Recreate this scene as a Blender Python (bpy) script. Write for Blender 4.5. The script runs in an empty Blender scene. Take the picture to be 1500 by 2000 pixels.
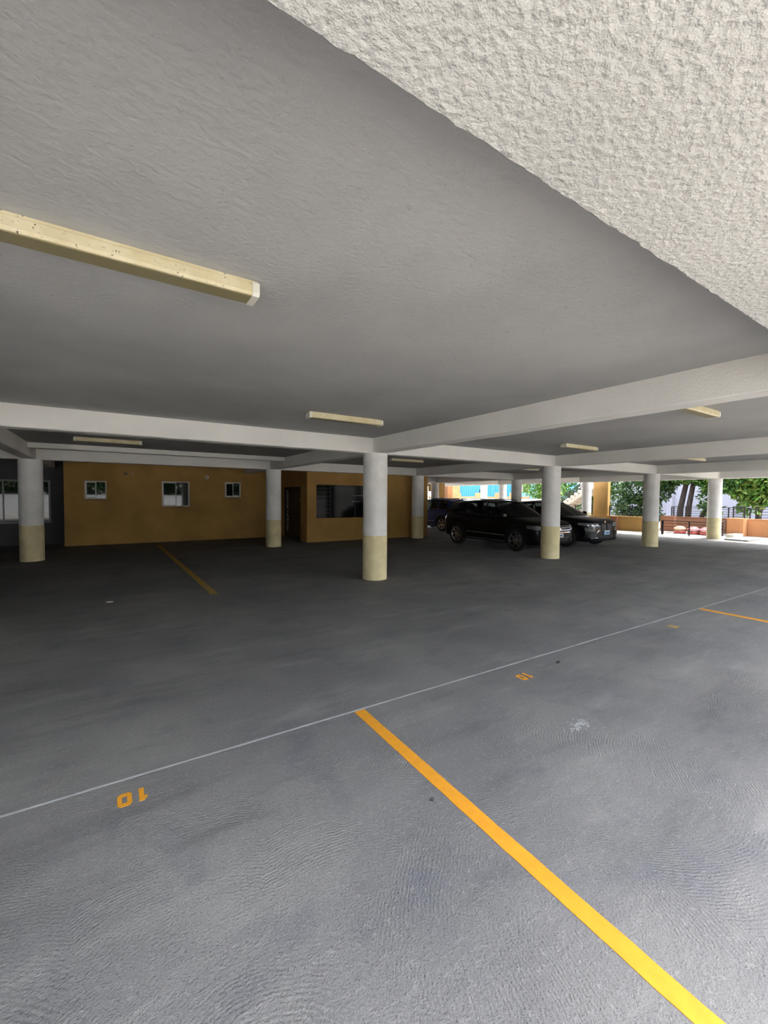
import bpy, bmesh, math, random
from mathutils import Vector, Matrix, noise
from mathutils.bvhtree import BVHTree

scene = bpy.context.scene
C = scene.collection

# ------------------------------------------------------------------ camera
cam_d = bpy.data.cameras.new('camera')
cam = bpy.data.objects.new('camera', cam_d)
C.objects.link(cam)
cam_d.sensor_fit = 'HORIZONTAL'
cam_d.sensor_width = 36.0
cam_d.lens = 820.956 / 1500 * 36.0
cam_d.clip_start = 0.05
cam_d.clip_end = 500
_yaw, _pit, _rol = (math.radians(a) for a in (33.045, -2.063, 0.421))
_fw = Vector((math.sin(_yaw) * math.cos(_pit), math.cos(_yaw) * math.cos(_pit), math.sin(_pit)))
_rt = Vector((math.cos(_yaw), -math.sin(_yaw), 0))
_up = _rt.cross(_fw)
_r2 = _rt * math.cos(_rol) + _up * math.sin(_rol)
_u2 = -_rt * math.sin(_rol) + _up * math.cos(_rol)
cam.matrix_world = Matrix(((_r2.x, _u2.x, -_fw.x, -4.588), (_r2.y, _u2.y, -_fw.y, -7.391),
                           (_r2.z, _u2.z, -_fw.z, 1.695), (0, 0, 0, 1)))
scene.camera = cam

# ------------------------------------------------------------------ light, sky, exposure
scene.view_settings.view_transform = 'Standard'
scene.view_settings.look = 'None'
scene.view_settings.gamma = 1.0
scene.view_settings.use_curve_mapping = False
scene.view_settings.exposure = 2.08
SUN_EL, SUN_AZ = math.radians(60), Vector((0.98, -0.19))      # the sun stands to the right, a little behind the camera
wd = bpy.data.worlds.new('sky'); scene.world = wd
wd.use_nodes = True
nt = wd.node_tree
bg = nt.nodes['Background']
sky = nt.nodes.new('ShaderNodeTexSky')
sky.sky_type = 'NISHITA'
sky.sun_disc = False
sky.sun_elevation = SUN_EL
sky.sun_rotation = math.atan2(SUN_AZ.x, SUN_AZ.y)
sky.air_density = 1.0; sky.dust_density = 2.0; sky.ozone_density = 1.0
hs = nt.nodes.new('ShaderNodeHueSaturation'); hs.inputs['Saturation'].default_value = 0.36   # hazy bright sky
nt.links.new(sky.outputs[0], hs.inputs['Color']); nt.links.new(hs.outputs[0], bg.inputs[0])
bg.inputs[1].default_value = 0.40
sl = bpy.data.lights.new('sun', 'SUN')
sl.energy = 2.5
sl.angle = math.radians(0.6)
sl.color = (1.0, 0.95, 0.86)
sun = bpy.data.objects.new('sun', sl); C.objects.link(sun)
_sd = Vector((SUN_AZ.x * math.cos(SUN_EL), SUN_AZ.y * math.cos(SUN_EL), math.sin(SUN_EL)))
sun.rotation_euler = _sd.to_track_quat('Z', 'Y').to_euler()
sun.location = (30, -15, 40)
scene.cycles.caustics_reflective = False
scene.cycles.caustics_refractive = False
scene.cycles.adaptive_threshold = 0.09
scene.cycles.adaptive_min_samples = 16
scene.cycles.diffuse_bounces = 4
scene.cycles.max_bounces = 8

H, S = 2.573, 2.875            # underside of the beams, underside of the slab
R = random.Random(7)

# ------------------------------------------------------------------ helpers
def tag(o, label=None, cat=None, group=None, kind=None):
    if label: o['label'] = label
    if cat: o['category'] = cat
    if group: o['group'] = group
    if kind: o['kind'] = kind
    return o

def thing(name, label, cat, loc=(0, 0, 0), rz=0.0, group=None, kind=None):
    o = bpy.data.objects.new(name, None)
    o.empty_display_size = 0.2
    C.objects.link(o)
    o.location = loc
    o.rotation_euler = (0, 0, rz)
    return tag(o, label, cat, group, kind)

class MB:
    def __init__(self):
        self.v = []; self.f = []; self.m = []
    def poly(self, pts, m=0):
        i = len(self.v); self.v += [tuple(p) for p in pts]
        self.f.append(tuple(range(i, i + len(pts)))); self.m.append(m)
    def box(self, x0, x1, y0, y1, z0, z1, m=0):
        i = len(self.v)
        self.v += [(x0, y0, z0), (x1, y0, z0), (x1, y1, z0), (x0, y1, z0), (x0, y0, z1), (x1, y0, z1), (x1, y1, z1), (x0, y1, z1)]
        for q in ((0, 3, 2, 1), (4, 5, 6, 7), (0, 1, 5, 4), (1, 2, 6, 5), (2, 3, 7, 6), (3, 0, 4, 7)):
            self.f.append(tuple(i + k for k in q)); self.m.append(m)
        return self
    def obox(self, c, half, M, m=0):
        i = len(self.v)
        for sx, sy, sz in ((-1, -1, -1), (1, -1, -1), (1, 1, -1), (-1, 1, -1), (-1, -1, 1), (1, -1, 1), (1, 1, 1), (-1, 1, 1)):
            p = Vector(c) + M @ Vector((sx * half[0], sy * half[1], sz * half[2]))
            self.v.append(tuple(p))
        for q in ((0, 3, 2, 1), (4, 5, 6, 7), (0, 1, 5, 4), (1, 2, 6, 5), (2, 3, 7, 6), (3, 0, 4, 7)):
            self.f.append(tuple(i + k for k in q)); self.m.append(m)
        return self
    def bar(self, a, b, w, h=None, m=0):
        a = Vector(a); b = Vector(b); d = (b - a); L = d.length
        M = d.to_track_quat('X', 'Z').to_matrix()
        return self.obox((a + b) / 2, (L / 2, w / 2, (h or w) / 2), M, m)
    def rings(self, rings, m=0, cap=True, close=True):
        base = len(self.v); n = len(rings[0])
        for r in rings: self.v += [tuple(p) for p in r]
        for k in range(len(rings) - 1):
            for j in range(n if close else n - 1):
                a = base + k * n + j; b = base + k * n + (j + 1) % n
                self.f.append((a, b, b + n, a + n)); self.m.append(m)
        if cap:
            self.f.append(tuple(base + j for j in range(n))[::-1]); self.m.append(m)
            self.f.append(tuple(base + (len(rings) - 1) * n + j for j in range(n))); self.m.append(m)
        return self
    def lathe(self, prof, n=24, c=(0, 0, 0), axis='z', m=0, cap=True):
        rs = []
        for r, t in prof:
            ring = []
            for j in range(n):
                a = 2 * math.pi * j / n; x, y = r * math.cos(a), r * math.sin(a)
                p = (x, y, t) if axis == 'z' else ((x, t, y) if axis == 'y' else (t, x, y))
                ring.append((p[0] + c[0], p[1] + c[1], p[2] + c[2]))
            rs.append(ring)
        return self.rings(rs, m, cap)
    def tube(self, pts, rad, n=8, m=0):
        pts = [Vector(p) for p in pts]; rs = []
        for k, p in enumerate(pts):
            d = (pts[min(k + 1, len(pts) - 1)] - pts[max(k - 1, 0)]).normalized()
            q = d.to_track_quat('Z', 'Y'); r = rad[k] if isinstance(rad, (list, tuple)) else rad
            rs.append([p + q @ Vector((r * math.cos(2 * math.pi * j / n), r * math.sin(2 * math.pi * j / n), 0)) for j in range(n)])
        return self.rings(rs, m)
    def prism(self, poly, z0, z1, m=0):
        return self.rings([[(x, y, z0) for x, y in poly], [(x, y, z1) for x, y in poly]], m)
    def grid(self, fn, nu, nv, m=0):
        base = len(self.v)
        for i in range(nu + 1):
            for j in range(nv + 1): self.v.append(tuple(fn(i / nu, j / nv)))
        for i in range(nu):
            for j in range(nv):
                a = base + i * (nv + 1) + j
                self.f.append((a, a + nv + 1, a + nv + 2, a + 1)); self.m.append(m)
        return self
    def build(self, name, mats, parent=None, smooth=False, bevel=0.0, kind=None, label=None, fix=True):
        me = bpy.data.meshes.new(name)
        me.from_pydata(self.v, [], self.f)
        if not isinstance(mats, (list, tuple)): mats = [mats]
        for mt in mats: me.materials.append(mt)
        if any(self.m): me.polygons.foreach_set('material_index', self.m)
        if fix and len(self.f) < 200000:
            bm = bmesh.new(); bm.from_mesh(me)
            bmesh.ops.recalc_face_normals(bm, faces=bm.faces)
            bm.to_mesh(me); bm.free()
        if smooth: me.polygons.foreach_set('use_smooth', [True] * len(me.polygons))
        me.update()
        o = bpy.data.objects.new(name, me); C.objects.link(o)
        if parent: o.parent = parent
        if bevel:
            md = o.modifiers.new('bevel', 'BEVEL'); md.width = bevel; md.segments = 2; md.limit_method = 'ANGLE'
        if kind: o['kind'] = kind
        if label: o['label'] = label
        return o

def auto_smooth(o, ang=40):
    me = o.data
    bm = bmesh.new(); bm.from_mesh(me)
    for f in bm.faces: f.smooth = True
    for e in bm.edges:
        if len(e.link_faces) == 2 and e.calc_face_angle(0) > math.radians(ang): e.smooth = False
    bm.to_mesh(me); bm.free()
    return o

def copy_tree(o, parent=None):
    c = o.copy(); C.objects.link(c)
    if parent: c.parent = parent
    for ch in list(o.children): copy_tree(ch, c)
    return c

# ------------------------------------------------------------------ materials
def mat(name, col, rough=0.7, metal=0.0, spec=0.5, coat=0.0, emis=None):
    m = bpy.data.materials.new(name); m.use_nodes = True
    b = m.node_tree.nodes['Principled BSDF']
    b.inputs['Base Color'].default_value = (*col, 1)
    b.inputs['Roughness'].default_value = rough
    b.inputs['Metallic'].default_value = metal
    b.inputs['Specular IOR Level'].default_value = spec
    b.inputs['Coat Weight'].default_value = coat
    return m

class N:
    """small node-graph writer"""
    def __init__(self, m):
        self.m = m; self.t = m.node_tree; self.b = self.t.nodes['Principled BSDF']
        g = self.t.nodes.new('ShaderNodeNewGeometry'); self.pos = g.outputs['Position']; self.geo = g
        self.obj = None
    def objco(self):
        if not self.obj: self.obj = self.t.nodes.new('ShaderNodeTexCoord').outputs['Object']
        return self.obj
    def node(self, typ, **kw):
        n = self.t.nodes.new(typ)
        for k, v in kw.items(): setattr(n, k, v)
        return n
    def link(self, a, b): self.t.links.new(a, b)
    def val(self, x, sock):
        if hasattr(x, 'links'): self.link(x, sock)
        else: sock.default_value = x
    def noise(self, scale, detail=4, rough=0.55, co=None, dist=0.0):
        n = self.node('ShaderNodeTexNoise'); n.inputs['Scale'].default_value = scale
        n.inputs['Detail'].default_value = detail; n.inputs['Roughness'].default_value = rough
        n.inputs['Distortion'].default_value = dist
        self.link(co or self.pos, n.inputs['Vector']); return n.outputs['Fac']
    def math(self, op, a, b=0.0, c=0.0):
        n = self.node('ShaderNodeMath', operation=op)
        self.val(a, n.inputs[0]); self.val(b, n.inputs[1]); self.val(c, n.inputs[2]); return n.outputs[0]
    def ramp(self, fac, stops):
        n = self.node('ShaderNodeValToRGB'); e = n.color_ramp.elements
        while len(e) < len(stops): e.new(0.5)
        for k, (p, c) in enumerate(stops):
            e[k].position = p; e[k].color = (*c, 1) if len(c) == 3 else c
        self.link(fac, n.inputs[0]); return n.outputs[0]
    def maprange(self, x, a, b, c=0.0, d=1.0):
        n = self.node('ShaderNodeMapRange'); self.link(x, n.inputs[0])
        for k, v in zip((1, 2, 3, 4), (a, b, c, d)): n.inputs[k].default_value = v
        return n.outputs[0]
    def mix(self, fac, a, b, blend='MIX'):
        n = self.node('ShaderNodeMix', data_type='RGBA', blend_type=blend)
        self.val(fac, n.inputs[0])
        for x, s in ((a, n.inputs[6]), (b, n.inputs[7])):
            if hasattr(x, 'links'): self.link(x, s)
            else: s.default_value = (*x, 1)
        return n.outputs[2]
    def scaled(self, sx, sy, sz, co=None):
        n = self.node('ShaderNodeVectorMath', operation='MULTIPLY'); self.link(co or self.pos, n.inputs[0])
        n.inputs[1].default_value = (sx, sy, sz); return n.outputs[0]
    def bump(self, h, strength=0.5, dist=0.01, prev=None):
        n = self.node('ShaderNodeBump'); n.inputs['Strength'].default_value = strength
        n.inputs['Distance'].default_value = dist; self.link(h, n.inputs['Height'])
        if prev: self.link(prev, n.inputs['Normal'])
        return n.outputs[0]
    def color(self, s): self.link(s, self.b.inputs['Base Color'])
    def rough(self, s): self.link(s, self.b.inputs['Roughness'])
    def normal(self, s): self.link(s, self.b.inputs['Normal'])

def plaster(name, col, bumpd=0.004, sc=60, var=0.07, big=2.0, spots=True, spec=0.2):
    m = mat(name, col, 0.85, spec=spec); n = N(m)
    a = n.noise(big, 3); b = n.noise(sc, 2, 0.6)
    lo = tuple(c * (1 - var * 1.6) for c in col); hi = tuple(min(1, c * (1 + var)) for c in col)
    c = n.ramp(a, [(0.3, lo), (0.7, hi)])
    if spots:
        s = n.maprange(n.noise(11, 3, 0.7), 0.70, 0.74)
        c = n.mix(n.math('MULTIPLY', s, 0.4), c, tuple(x * 0.4 for x in col))
    n.color(c)
    n.normal(n.bump(b, 0.8, bumpd))
    return m

def stucco(name, col, bumpd, sc):
    m = plaster(name, col, bumpd, sc, 0.04, 1.5)
    n = N(m); v = n.node('ShaderNodeTexVoronoi', feature='F1'); v.inputs['Scale'].default_value = sc * 0.7
    n.link(n.pos, v.inputs['Vector'])
    n.normal(n.bump(n.math('ADD', n.noise(sc, 3, 0.6), n.math('MULTIPLY', v.outputs['Distance'], 0.5)), 0.6, bumpd))
    return m

WHITE = (0.80, 0.785, 0.745)
M = {}
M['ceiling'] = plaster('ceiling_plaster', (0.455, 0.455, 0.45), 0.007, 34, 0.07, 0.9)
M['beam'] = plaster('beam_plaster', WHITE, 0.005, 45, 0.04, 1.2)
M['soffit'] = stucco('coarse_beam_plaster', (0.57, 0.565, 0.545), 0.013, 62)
M['colwhite'] = plaster('column_white_paint', (0.86, 0.85, 0.83), 0.004, 60, 0.06, 3)
M['colcream'] = plaster('column_cream_paint', (0.74, 0.64, 0.38), 0.004, 60, 0.08, 4)
M['orange'] = plaster('ochre_wall_paint', (0.44, 0.26, 0.09), 0.005, 50, 0.10, 1.3)
M['terra'] = plaster('terracotta_wall_paint', (0.46, 0.22, 0.10), 0.005, 50, 0.10, 1.6)
M['brown'] = plaster('brown_wall_paint', (0.24, 0.115, 0.065), 0.005, 50, 0.10, 1.6)
M['darkwall'] = plaster('dark_grey_wall_paint', (0.10, 0.10, 0.105), 0.004, 50, 0.08, 1.5)
M['lav'] = plaster('pale_lavender_wall_paint', (0.33, 0.325, 0.375), 0.006, 20, 0.06, 0.5)
M['whitewall'] = plaster('white_boundary_wall_paint', (0.78, 0.78, 0.76), 0.006, 20, 0.05, 0.7)
M['pale'] = plaster('pale_stair_paint', (0.62, 0.55, 0.47), 0.004, 40, 0.06, 2)

def concrete_floor():
    m = mat('swirl_finished_concrete', (0.2, 0.2, 0.2), 0.75, spec=0.3); n = N(m)
    # arcs left by the float: rings around scattered centres, broken up by noise
    wob = n.noise(3.0, 3); wob2 = n.noise(28, 3, 0.6)
    def rings(scale, freq, off, reach):
        mp = n.node('ShaderNodeVectorMath', operation='ADD'); n.link(n.pos, mp.inputs[0]); mp.inputs[1].default_value = off
        nz = n.node('ShaderNodeTexNoise'); nz.inputs['Scale'].default_value = 1.6; n.link(mp.outputs[0], nz.inputs['Vector'])
        ad = n.node('ShaderNodeVectorMath', operation='MULTIPLY_ADD')
        n.link(nz.outputs['Color'], ad.inputs[0]); ad.inputs[1].default_value = (0.16, 0.16, 0); n.link(mp.outputs[0], ad.inputs[2])
        v = n.node('ShaderNodeTexVoronoi', feature='F1'); v.inputs['Scale'].default_value = scale
        v.voronoi_dimensions = '2D'
        n.link(ad.outputs[0], v.inputs['Vector'])
        c0 = n.node('ShaderNodeVectorMath', operation='SUBTRACT'); n.link(v.outputs['Color'], c0.inputs[0]); c0.inputs[1].default_value = (0.5, 0.5, 0.5)
        c1 = n.node('ShaderNodeVectorMath', operation='MULTIPLY_ADD'); n.link(c0.outputs[0], c1.inputs[0]); c1.inputs[1].default_value = (reach, reach, 0); n.link(v.outputs['Position'], c1.inputs[2])
        df = n.node('ShaderNodeVectorMath', operation='DISTANCE'); n.link(ad.outputs[0], df.inputs[0]); n.link(c1.outputs[0], df.inputs[1])
        ph = n.math('ADD', n.math('MULTIPLY', df.outputs['Value'], freq), n.math('ADD', n.math('MULTIPLY', wob2, 11.0), n.math('MULTIPLY', wob, 4.0)))
        return n.math('SINE', ph)
    ring = rings(1.3, 360, (0, 0, 0), 2.6)
    swirl = n.math('MULTIPLY', ring, n.maprange(n.noise(2.2, 2), 0.40, 0.68, 0.05, 1.0))
    fine = n.noise(95, 3, 0.75); mid = n.noise(30, 3, 0.7)
    big = n.noise(0.6, 3, 0.6); blot = n.noise(1.9, 3, 0.62, dist=0.4)
    col = n.ramp(big, [(0.28, (0.135, 0.133, 0.132)), (0.5, (0.178, 0.173, 0.166)), (0.72, (0.224, 0.216, 0.201))])
    col = n.mix(n.math('MULTIPLY', n.maprange(blot, 0.55, 0.75), 0.8), col, (0.123, 0.126, 0.142))
    streak = n.noise(1.1, 4, 0.72, co=n.scaled(0.5, 2.2, 1))
    col = n.mix(n.math('MULTIPLY', n.maprange(streak, 0.54, 0.74), 0.5), col, (0.301, 0.292, 0.270))
    col = n.mix(n.math('MULTIPLY', n.maprange(streak, 0.46, 0.28), 0.5), col, (0.082, 0.080, 0.080))
    col = n.mix(n.math('MULTIPLY', n.maprange(mid, 0.56, 0.70), 0.45), col, (0.293, 0.283, 0.266))
    col = n.mix(n.math('MULTIPLY', n.maprange(swirl, 0.2, 0.9), 0.22), col, (0.074, 0.072, 0.070))
    col = n.mix(n.math('MULTIPLY', n.maprange(fine, 0.55, 0.68), 0.6), col, (0.057, 0.056, 0.054))
    n.color(col)
    h = n.math('ADD', n.math('MULTIPLY', swirl, 0.16), n.math('ADD', n.math('MULTIPLY', fine, 1.2), n.math('MULTIPLY', mid, 1.0)))
    n.normal(n.bump(h, 0.8, 0.007))
    return m
M['floor'] = concrete_floor()

def pale_ground():
    m = mat('pale_outdoor_concrete', (0.5, 0.47, 0.4), 0.85, spec=0.2); n = N(m)
    n.color(n.ramp(n.noise(1.2, 6, 0.65), [(0.3, (0.34, 0.32, 0.28)), (0.7, (0.48, 0.45, 0.40))]))
    n.normal(n.bump(n.noise(60, 5, 0.7), 0.4, 0.006)); return m
M['ground'] = pale_ground()

def paint(name, col, wear):
    m = mat(name, col, 0.6, spec=0.3); n = N(m)
    c = n.ramp(n.noise(14, 5, 0.65), [(0.3, tuple(x * 0.85 for x in col)), (0.7, col)])
    w = n.math('ADD', n.math('MULTIPLY', n.noise(38, 5, 0.75), 0.6), n.math('MULTIPLY', n.noise(4, 4), 0.4))
    c = n.mix(n.maprange(w, 0.62 - wear * 0.25, 0.70 - wear * 0.2), c, (0.21, 0.205, 0.20))
    n.color(c)
    n.normal(n.bump(n.noise(110, 4, 0.7), 0.4, 0.004)); return m
M['yellow'] = paint('yellow_line_paint', (0.74, 0.315, 0.022), 0.03)
M['yellow_worn'] = paint('worn_yellow_line_paint', (0.55, 0.33, 0.04), 0.45)
M['yellow_faded'] = paint('faded_line_paint', (0.24, 0.20, 0.13), 0.5)
M['filler'] = plaster('light_joint_filler', (0.36, 0.36, 0.355), 0.003, 80, 0.12, 6)
M['joint'] = mat('dark_joint', (0.05, 0.05, 0.05), 0.9)

def dirty_cream():
    m = mat('aged_cream_plastic', (0.70, 0.62, 0.40), 0.45); n = N(m)
    c = n.ramp(n.noise(6, 5, 0.6), [(0.3, (0.62, 0.53, 0.31)), (0.7, (0.78, 0.71, 0.50))])
    sp = n.math('MULTIPLY', n.maprange(n.noise(55, 3, 0.65), 0.62, 0.66), n.maprange(n.noise(6, 3), 0.46, 0.56))
    c = n.mix(sp, c, (0.08, 0.05, 0.03)); n.color(c); return m
M['fixture'] = dirty_cream()
M['diffuser'] = mat('shade_toned_diffuser', (0.27, 0.235, 0.13), 0.35)  # dark olive: the shade of the underside is put into the colour
M['fixcap'] = mat('pale_end_cap', (0.72, 0.71, 0.62), 0.5)
M['alu'] = mat('white_aluminium_frame', (0.62, 0.62, 0.60), 0.4)
M['greyalu'] = mat('grey_aluminium_frame', (0.22, 0.22, 0.23), 0.4)
M['glass'] = mat('dark_window_glass', (0.006, 0.008, 0.009), 0.03, spec=0.55)
M['black'] = mat('black_metal_paint', (0.012, 0.012, 0.013), 0.45)
M['steel'] = mat('dull_steel', (0.42, 0.42, 0.42), 0.45, 0.8)
M['room'] = mat('unlit_room_paint', (0.10, 0.09, 0.08), 0.9)
M['offwhite'] = mat('offwhite_plastic', (0.62, 0.57, 0.50), 0.5)
M['whiteplastic'] = mat('white_plastic', (0.75, 0.74, 0.70), 0.45)
M['lid'] = mat('pale_blue_grey_lid', (0.55, 0.60, 0.62), 0.55)
M['red'] = mat('faded_red_plastic', (0.40, 0.07, 0.06), 0.5)
M['pink'] = mat('pink_plastic', (0.72, 0.20, 0.22), 0.5)
M['peach'] = mat('orange_pink_plastic', (0.75, 0.36, 0.20), 0.5)

def corrugated(name, col):
    m = mat(name, col, 0.4, 0.1); n = N(m)
    n.color(n.ramp(n.noise(0.8, 4, co=n.scaled(3, 3, 0.4)), [(0.3, tuple(c * 0.85 for c in col)), (0.7, col)])); return m
M['blue'] = corrugated('blue_sheet_metal', (0.02, 0.23, 0.40))
M['lightblue'] = corrugated('light_blue_sheet_metal', (0.20, 0.48, 0.68))

def leafmat(name, dark, mid, light):
    m = mat(name, mid, 0.45, spec=0.4); n = N(m)
    c = n.ramp(n.geo.outputs['Random Per Island'], [(0.0, dark), (0.55, mid), (1.0, light)])
    n.color(c)
    tr = n.node('ShaderNodeBsdfTranslucent'); n.link(c, tr.inputs['Color'])
    mx = n.node('ShaderNodeMixShader'); mx.inputs[0].default_value = 0.3
    out = n.t.nodes['Material Output']
    n.link(n.b.outputs[0], mx.inputs[1]); n.link(tr.outputs[0], mx.inputs[2]); n.link(mx.outputs[0], out.inputs['Surface'])
    return m
M['leaf'] = leafmat('broad_green_leaves', (0.02, 0.06, 0.015), (0.06, 0.16, 0.03), (0.22, 0.36, 0.07))
M['leafb'] = leafmat('light_green_leaves', (0.05, 0.13, 0.02), (0.15, 0.30, 0.05), (0.45, 0.55, 0.14))
M['leafd'] = leafmat('deep_green_leaves', (0.012, 0.035, 0.012), (0.035, 0.09, 0.025), (0.13, 0.22, 0.06))
def barkm():
    m = mat('dark_bark', (0.06, 0.045, 0.04), 0.9); n = N(m)
    k = n.noise(20, 5, co=n.scaled(1, 1, 0.25)); n.color(n.ramp(k, [(0.3, (0.03, 0.024, 0.022)), (0.7, (0.10, 0.08, 0.07))]))
    n.normal(n.bump(k, 0.6, 0.02)); return m
M['bark'] = barkm()
M['soil'] = plaster('planter_soil', (0.10, 0.07, 0.045), 0.02, 20, 0.2, 3)

# ------------------------------------------------------------------ the setting: floor
def jl(a, b): return lambda u: a + b * u
FU0, FU1 = -14.0, 17.55
JL = [jl(-9.3, 0), jl(-4.585, -0.018), jl(-1.80, -0.052), jl(1.32, -0.03), jl(4.5, -0.02), jl(7.6, 0), jl(10.8, 0), jl(14.0, 0), jl(17.2, 0), jl(20.2, 0)]
floor = MB().box(FU0, FU1, -9.3, 20.2, -0.30, -0.012).build('floor', M['joint'])
tag(floor, kind='structure')
for k in range(len(JL) - 1):
    mb = MB(); g = 0.006
    a, b = JL[k], JL[k + 1]
    n = 24; us = [FU0 + (FU1 - FU0) * i / n for i in range(n + 1)]
    lo = [(u, a(u) + g) for u in us]; hi = [(u, b(u) - g) for u in us]
    poly = lo + hi[::-1]
    mb.grid(lambda s, t: (us[round(s * n)], (lo[round(s * n)][1] * (1 - t) + hi[round(s * n)][1] * t), 0.0), n, 1)
    mb.rings([[(x, y, -0.05) for x, y in poly], [(x, y, -0.0005) for x, y in poly]], cap=False)
    mb.build('floor_slab', M['floor'], floor)
# the light mortar filling of the joint in front
mb = MB(); rr = random.Random(3); n = 300; w = []
for i in range(n + 1):
    u = FU0 + (FU1 - 5.5 - FU0) * i / n
    y = JL[1](u); hw = 0.009 + 0.004 * noise.noise(Vector((u * 3, 0, 0))); off = 0.004 * noise.noise(Vector((u * 1.7, 5, 0)))
    w.append([(u, y + off - hw, -0.02), (u, y + off - hw, 0.001), (u, y + off, 0.002), (u, y + off + hw, 0.001), (u, y + off + hw, -0.02)])
mb.rings(w)
mb.build('joint_filler', M['filler'], floor, label='thin light grey mortar strip')
# ground outside
gr = MB()
gr.box(-90, 120, -90, 120, -0.6, -0.32).build('ground', M['ground'])
gr = bpy.data.objects['ground']; tag(gr, kind='structure')
for nm, b in (('pavement', (FU1, 60, -60, 60)), ('pavement', (-60, FU1, -60, -9.3)), ('pavement', (-60, FU0, -9.3, 60)), ('pavement', (FU0, FU1, 20.2, 60))):
    MB().box(b[0], b[1], b[2], b[3], -0.318, -0.004).build(nm, M['ground'], gr)

# ------------------------------------------------------------------ ceiling and beams
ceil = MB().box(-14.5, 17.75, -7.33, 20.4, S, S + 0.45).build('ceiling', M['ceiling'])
tag(ceil, kind='structure')
def beam(a, b, hw=0.137, z0=H, z1=S + 0.02, m='beam', step=0.12, jit=0.004, seed=0, name='beam'):
    a = Vector((a[0], a[1], 0)); b = Vector((b[0], b[1], 0)); d = (b - a); L = d.length; d.normalize()
    n = max(2, int(L / step)); side = Vector((-d.y, d.x, 0)); rings = []
    for i in range(n + 1):
        t = L * i / n; p = a + d * t
        def j(k, f=4.0): return jit * (noise.noise(Vector((t * f, k * 7.3 + seed * 3.1, 0))) + 0.6 * noise.noise(Vector((t * f * 4, k * 5.1, seed))))
        c = 0.012
        rings.append([p - side * (hw + j(1)) + Vector((0, 0, z1)), p - side * (hw + j(2)) + Vector((0, 0, z0 + c + j(3))),
                      p - side * (hw - c + j(2)) + Vector((0, 0, z0 + j(3))), p + side * (hw - c + j(4)) + Vector((0, 0, z0 + j(5))),
                      p + side * (hw + j(4)) + Vector((0, 0, z0 + c + j(5))), p + side * (hw + j(6)) + Vector((0, 0, z1))])
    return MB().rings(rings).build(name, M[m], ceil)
COLS = {'r0': [(-6.284, 0.0), (0, 0), (5.846, 0), (11.593, 0), (17.145, 0)],
        'r1': [(-6.284, 6.483), (0, 6.483), (6.1, 6.483), (12.24, 6.48), (17.8, 6.19)],
        'r2': [(12.45, 12.97), (17.8, 12.21)],
        'rf': [(-6.284, -7.0), (0.05, -7.0), (5.85, -7.0), (11.6, -7.0), (17.1, -7.0)]}
beam((-14.4, 0), (17.6, 0), seed=1)
beam((-14.4, 6.483), (17.7, 6.483), seed=2)
beam((7.2, 12.6), (17.7, 12.4), seed=3)
beam((7.2, 18.6), (17.7, 18.6), seed=4)
for u0, v0, u1, v1, sd in ((-6.284, -6.7, -6.284, 10.6, 5), (0, -6.7, 0, 9.6, 6), (5.846, -6.7, 6.05, 6.9, 7), (11.593, -6.7, 12.3, 18.6, 8)):
    beam((u0, v0), (u1, v1), seed=sd, z0=H + 0.004)
beam((17.2, -7.3), (17.75, 20.2), seed=9, z0=H + 0.002)
beam((-6.2, 5.12), (-0.1, 5.12), hw=0.12, z0=2.755, seed=10, name='shallow_beam')
# the wide edge beam right above the camera, coarse stucco with a ragged edge
def edge_beam():
    mb = MB(); n = 1500; u0, u1 = -14.4, 17.7; v1, v0 = -6.612, -7.33
    rings = []
    for i in range(n + 1):
        u = u0 + (u1 - u0) * i / n
        e = 0.007 * noise.noise(Vector((u * 6, 1, 0))) + 0.005 * noise.noise(Vector((u * 22, 2, 0))) + 0.003 * noise.noise(Vector((u * 60, 3, 0)))
        q = 0.004 * noise.noise(Vector((u * 9, 4, 0)))
        rings.append([(u, v0, S + 0.02), (u, v0, H + 0.01), (u, v0 + 0.012, H), (u, v1 - 0.012 + e, H + q), (u, v1 + e, H + 0.011 + q), (u, v1 + e * 0.4, S + 0.02)])
    mb.rings(rings)
    return mb.build('edge_beam', M['soffit'], ceil, label='wide coarse white stucco beam')
edge_beam()

# ------------------------------------------------------------------ columns
def column(loc, label, r=0.25, band=0.905, group='round white columns with cream bases'):
    t = thing('column', label, 'column', (loc[0], loc[1], 0), group=group)
    n = 48
    def surf(z0, z1, rr, steps, sd):
        rs = []
        for k in range(steps + 1):
            z = z0 + (z1 - z0) * k / steps
            rs.append([((rr + 0.0025 * noise.noise(Vector((math.cos(a) * 2, math.sin(a) * 2, z * 2.5 + sd)))) * math.cos(a),
                        (rr + 0.0025 * noise.noise(Vector((math.cos(a) * 2, math.sin(a) * 2, z * 2.5 + sd)))) * math.sin(a), z) for a in (2 * math.pi * j / n for j in range(n))])
        return rs
    sd = loc[0] * 3 + loc[1]
    o = MB().rings(surf(band, H + 0.01, r, 8, sd)).build('shaft', M['colwhite'], t); auto_smooth(o)
    o = MB().rings(surf(0.0, band, r + 0.003, 5, sd)).build('painted_base', M['colcream'], t, label='cream painted lower band'); auto_smooth(o)
    return t
column(COLS['r0'][0], 'round white column with cream base at the left end of the front row')
column(COLS['r0'][1], 'nearest round white column with cream base, in the middle')
column(COLS['r0'][2], 'round column in front of the black SUV')
column(COLS['r0'][3], 'round column right of the parked cars, before the low ochre wall')
column(COLS['r0'][4], 'rightmost round column, before the black barrier')
column(COLS['r1'][0], 'round column by the dark wall window on the left')
column(COLS['r1'][1], 'round column beside the barred doorway')
column(COLS['r1'][2], 'round column at the right corner of the kiosk wall')
column(COLS['r1'][3], 'round grey column standing behind the dark SUVs, before the blue shed')
column(COLS['r1'][4], 'round column in front of the outdoor stair')
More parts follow.
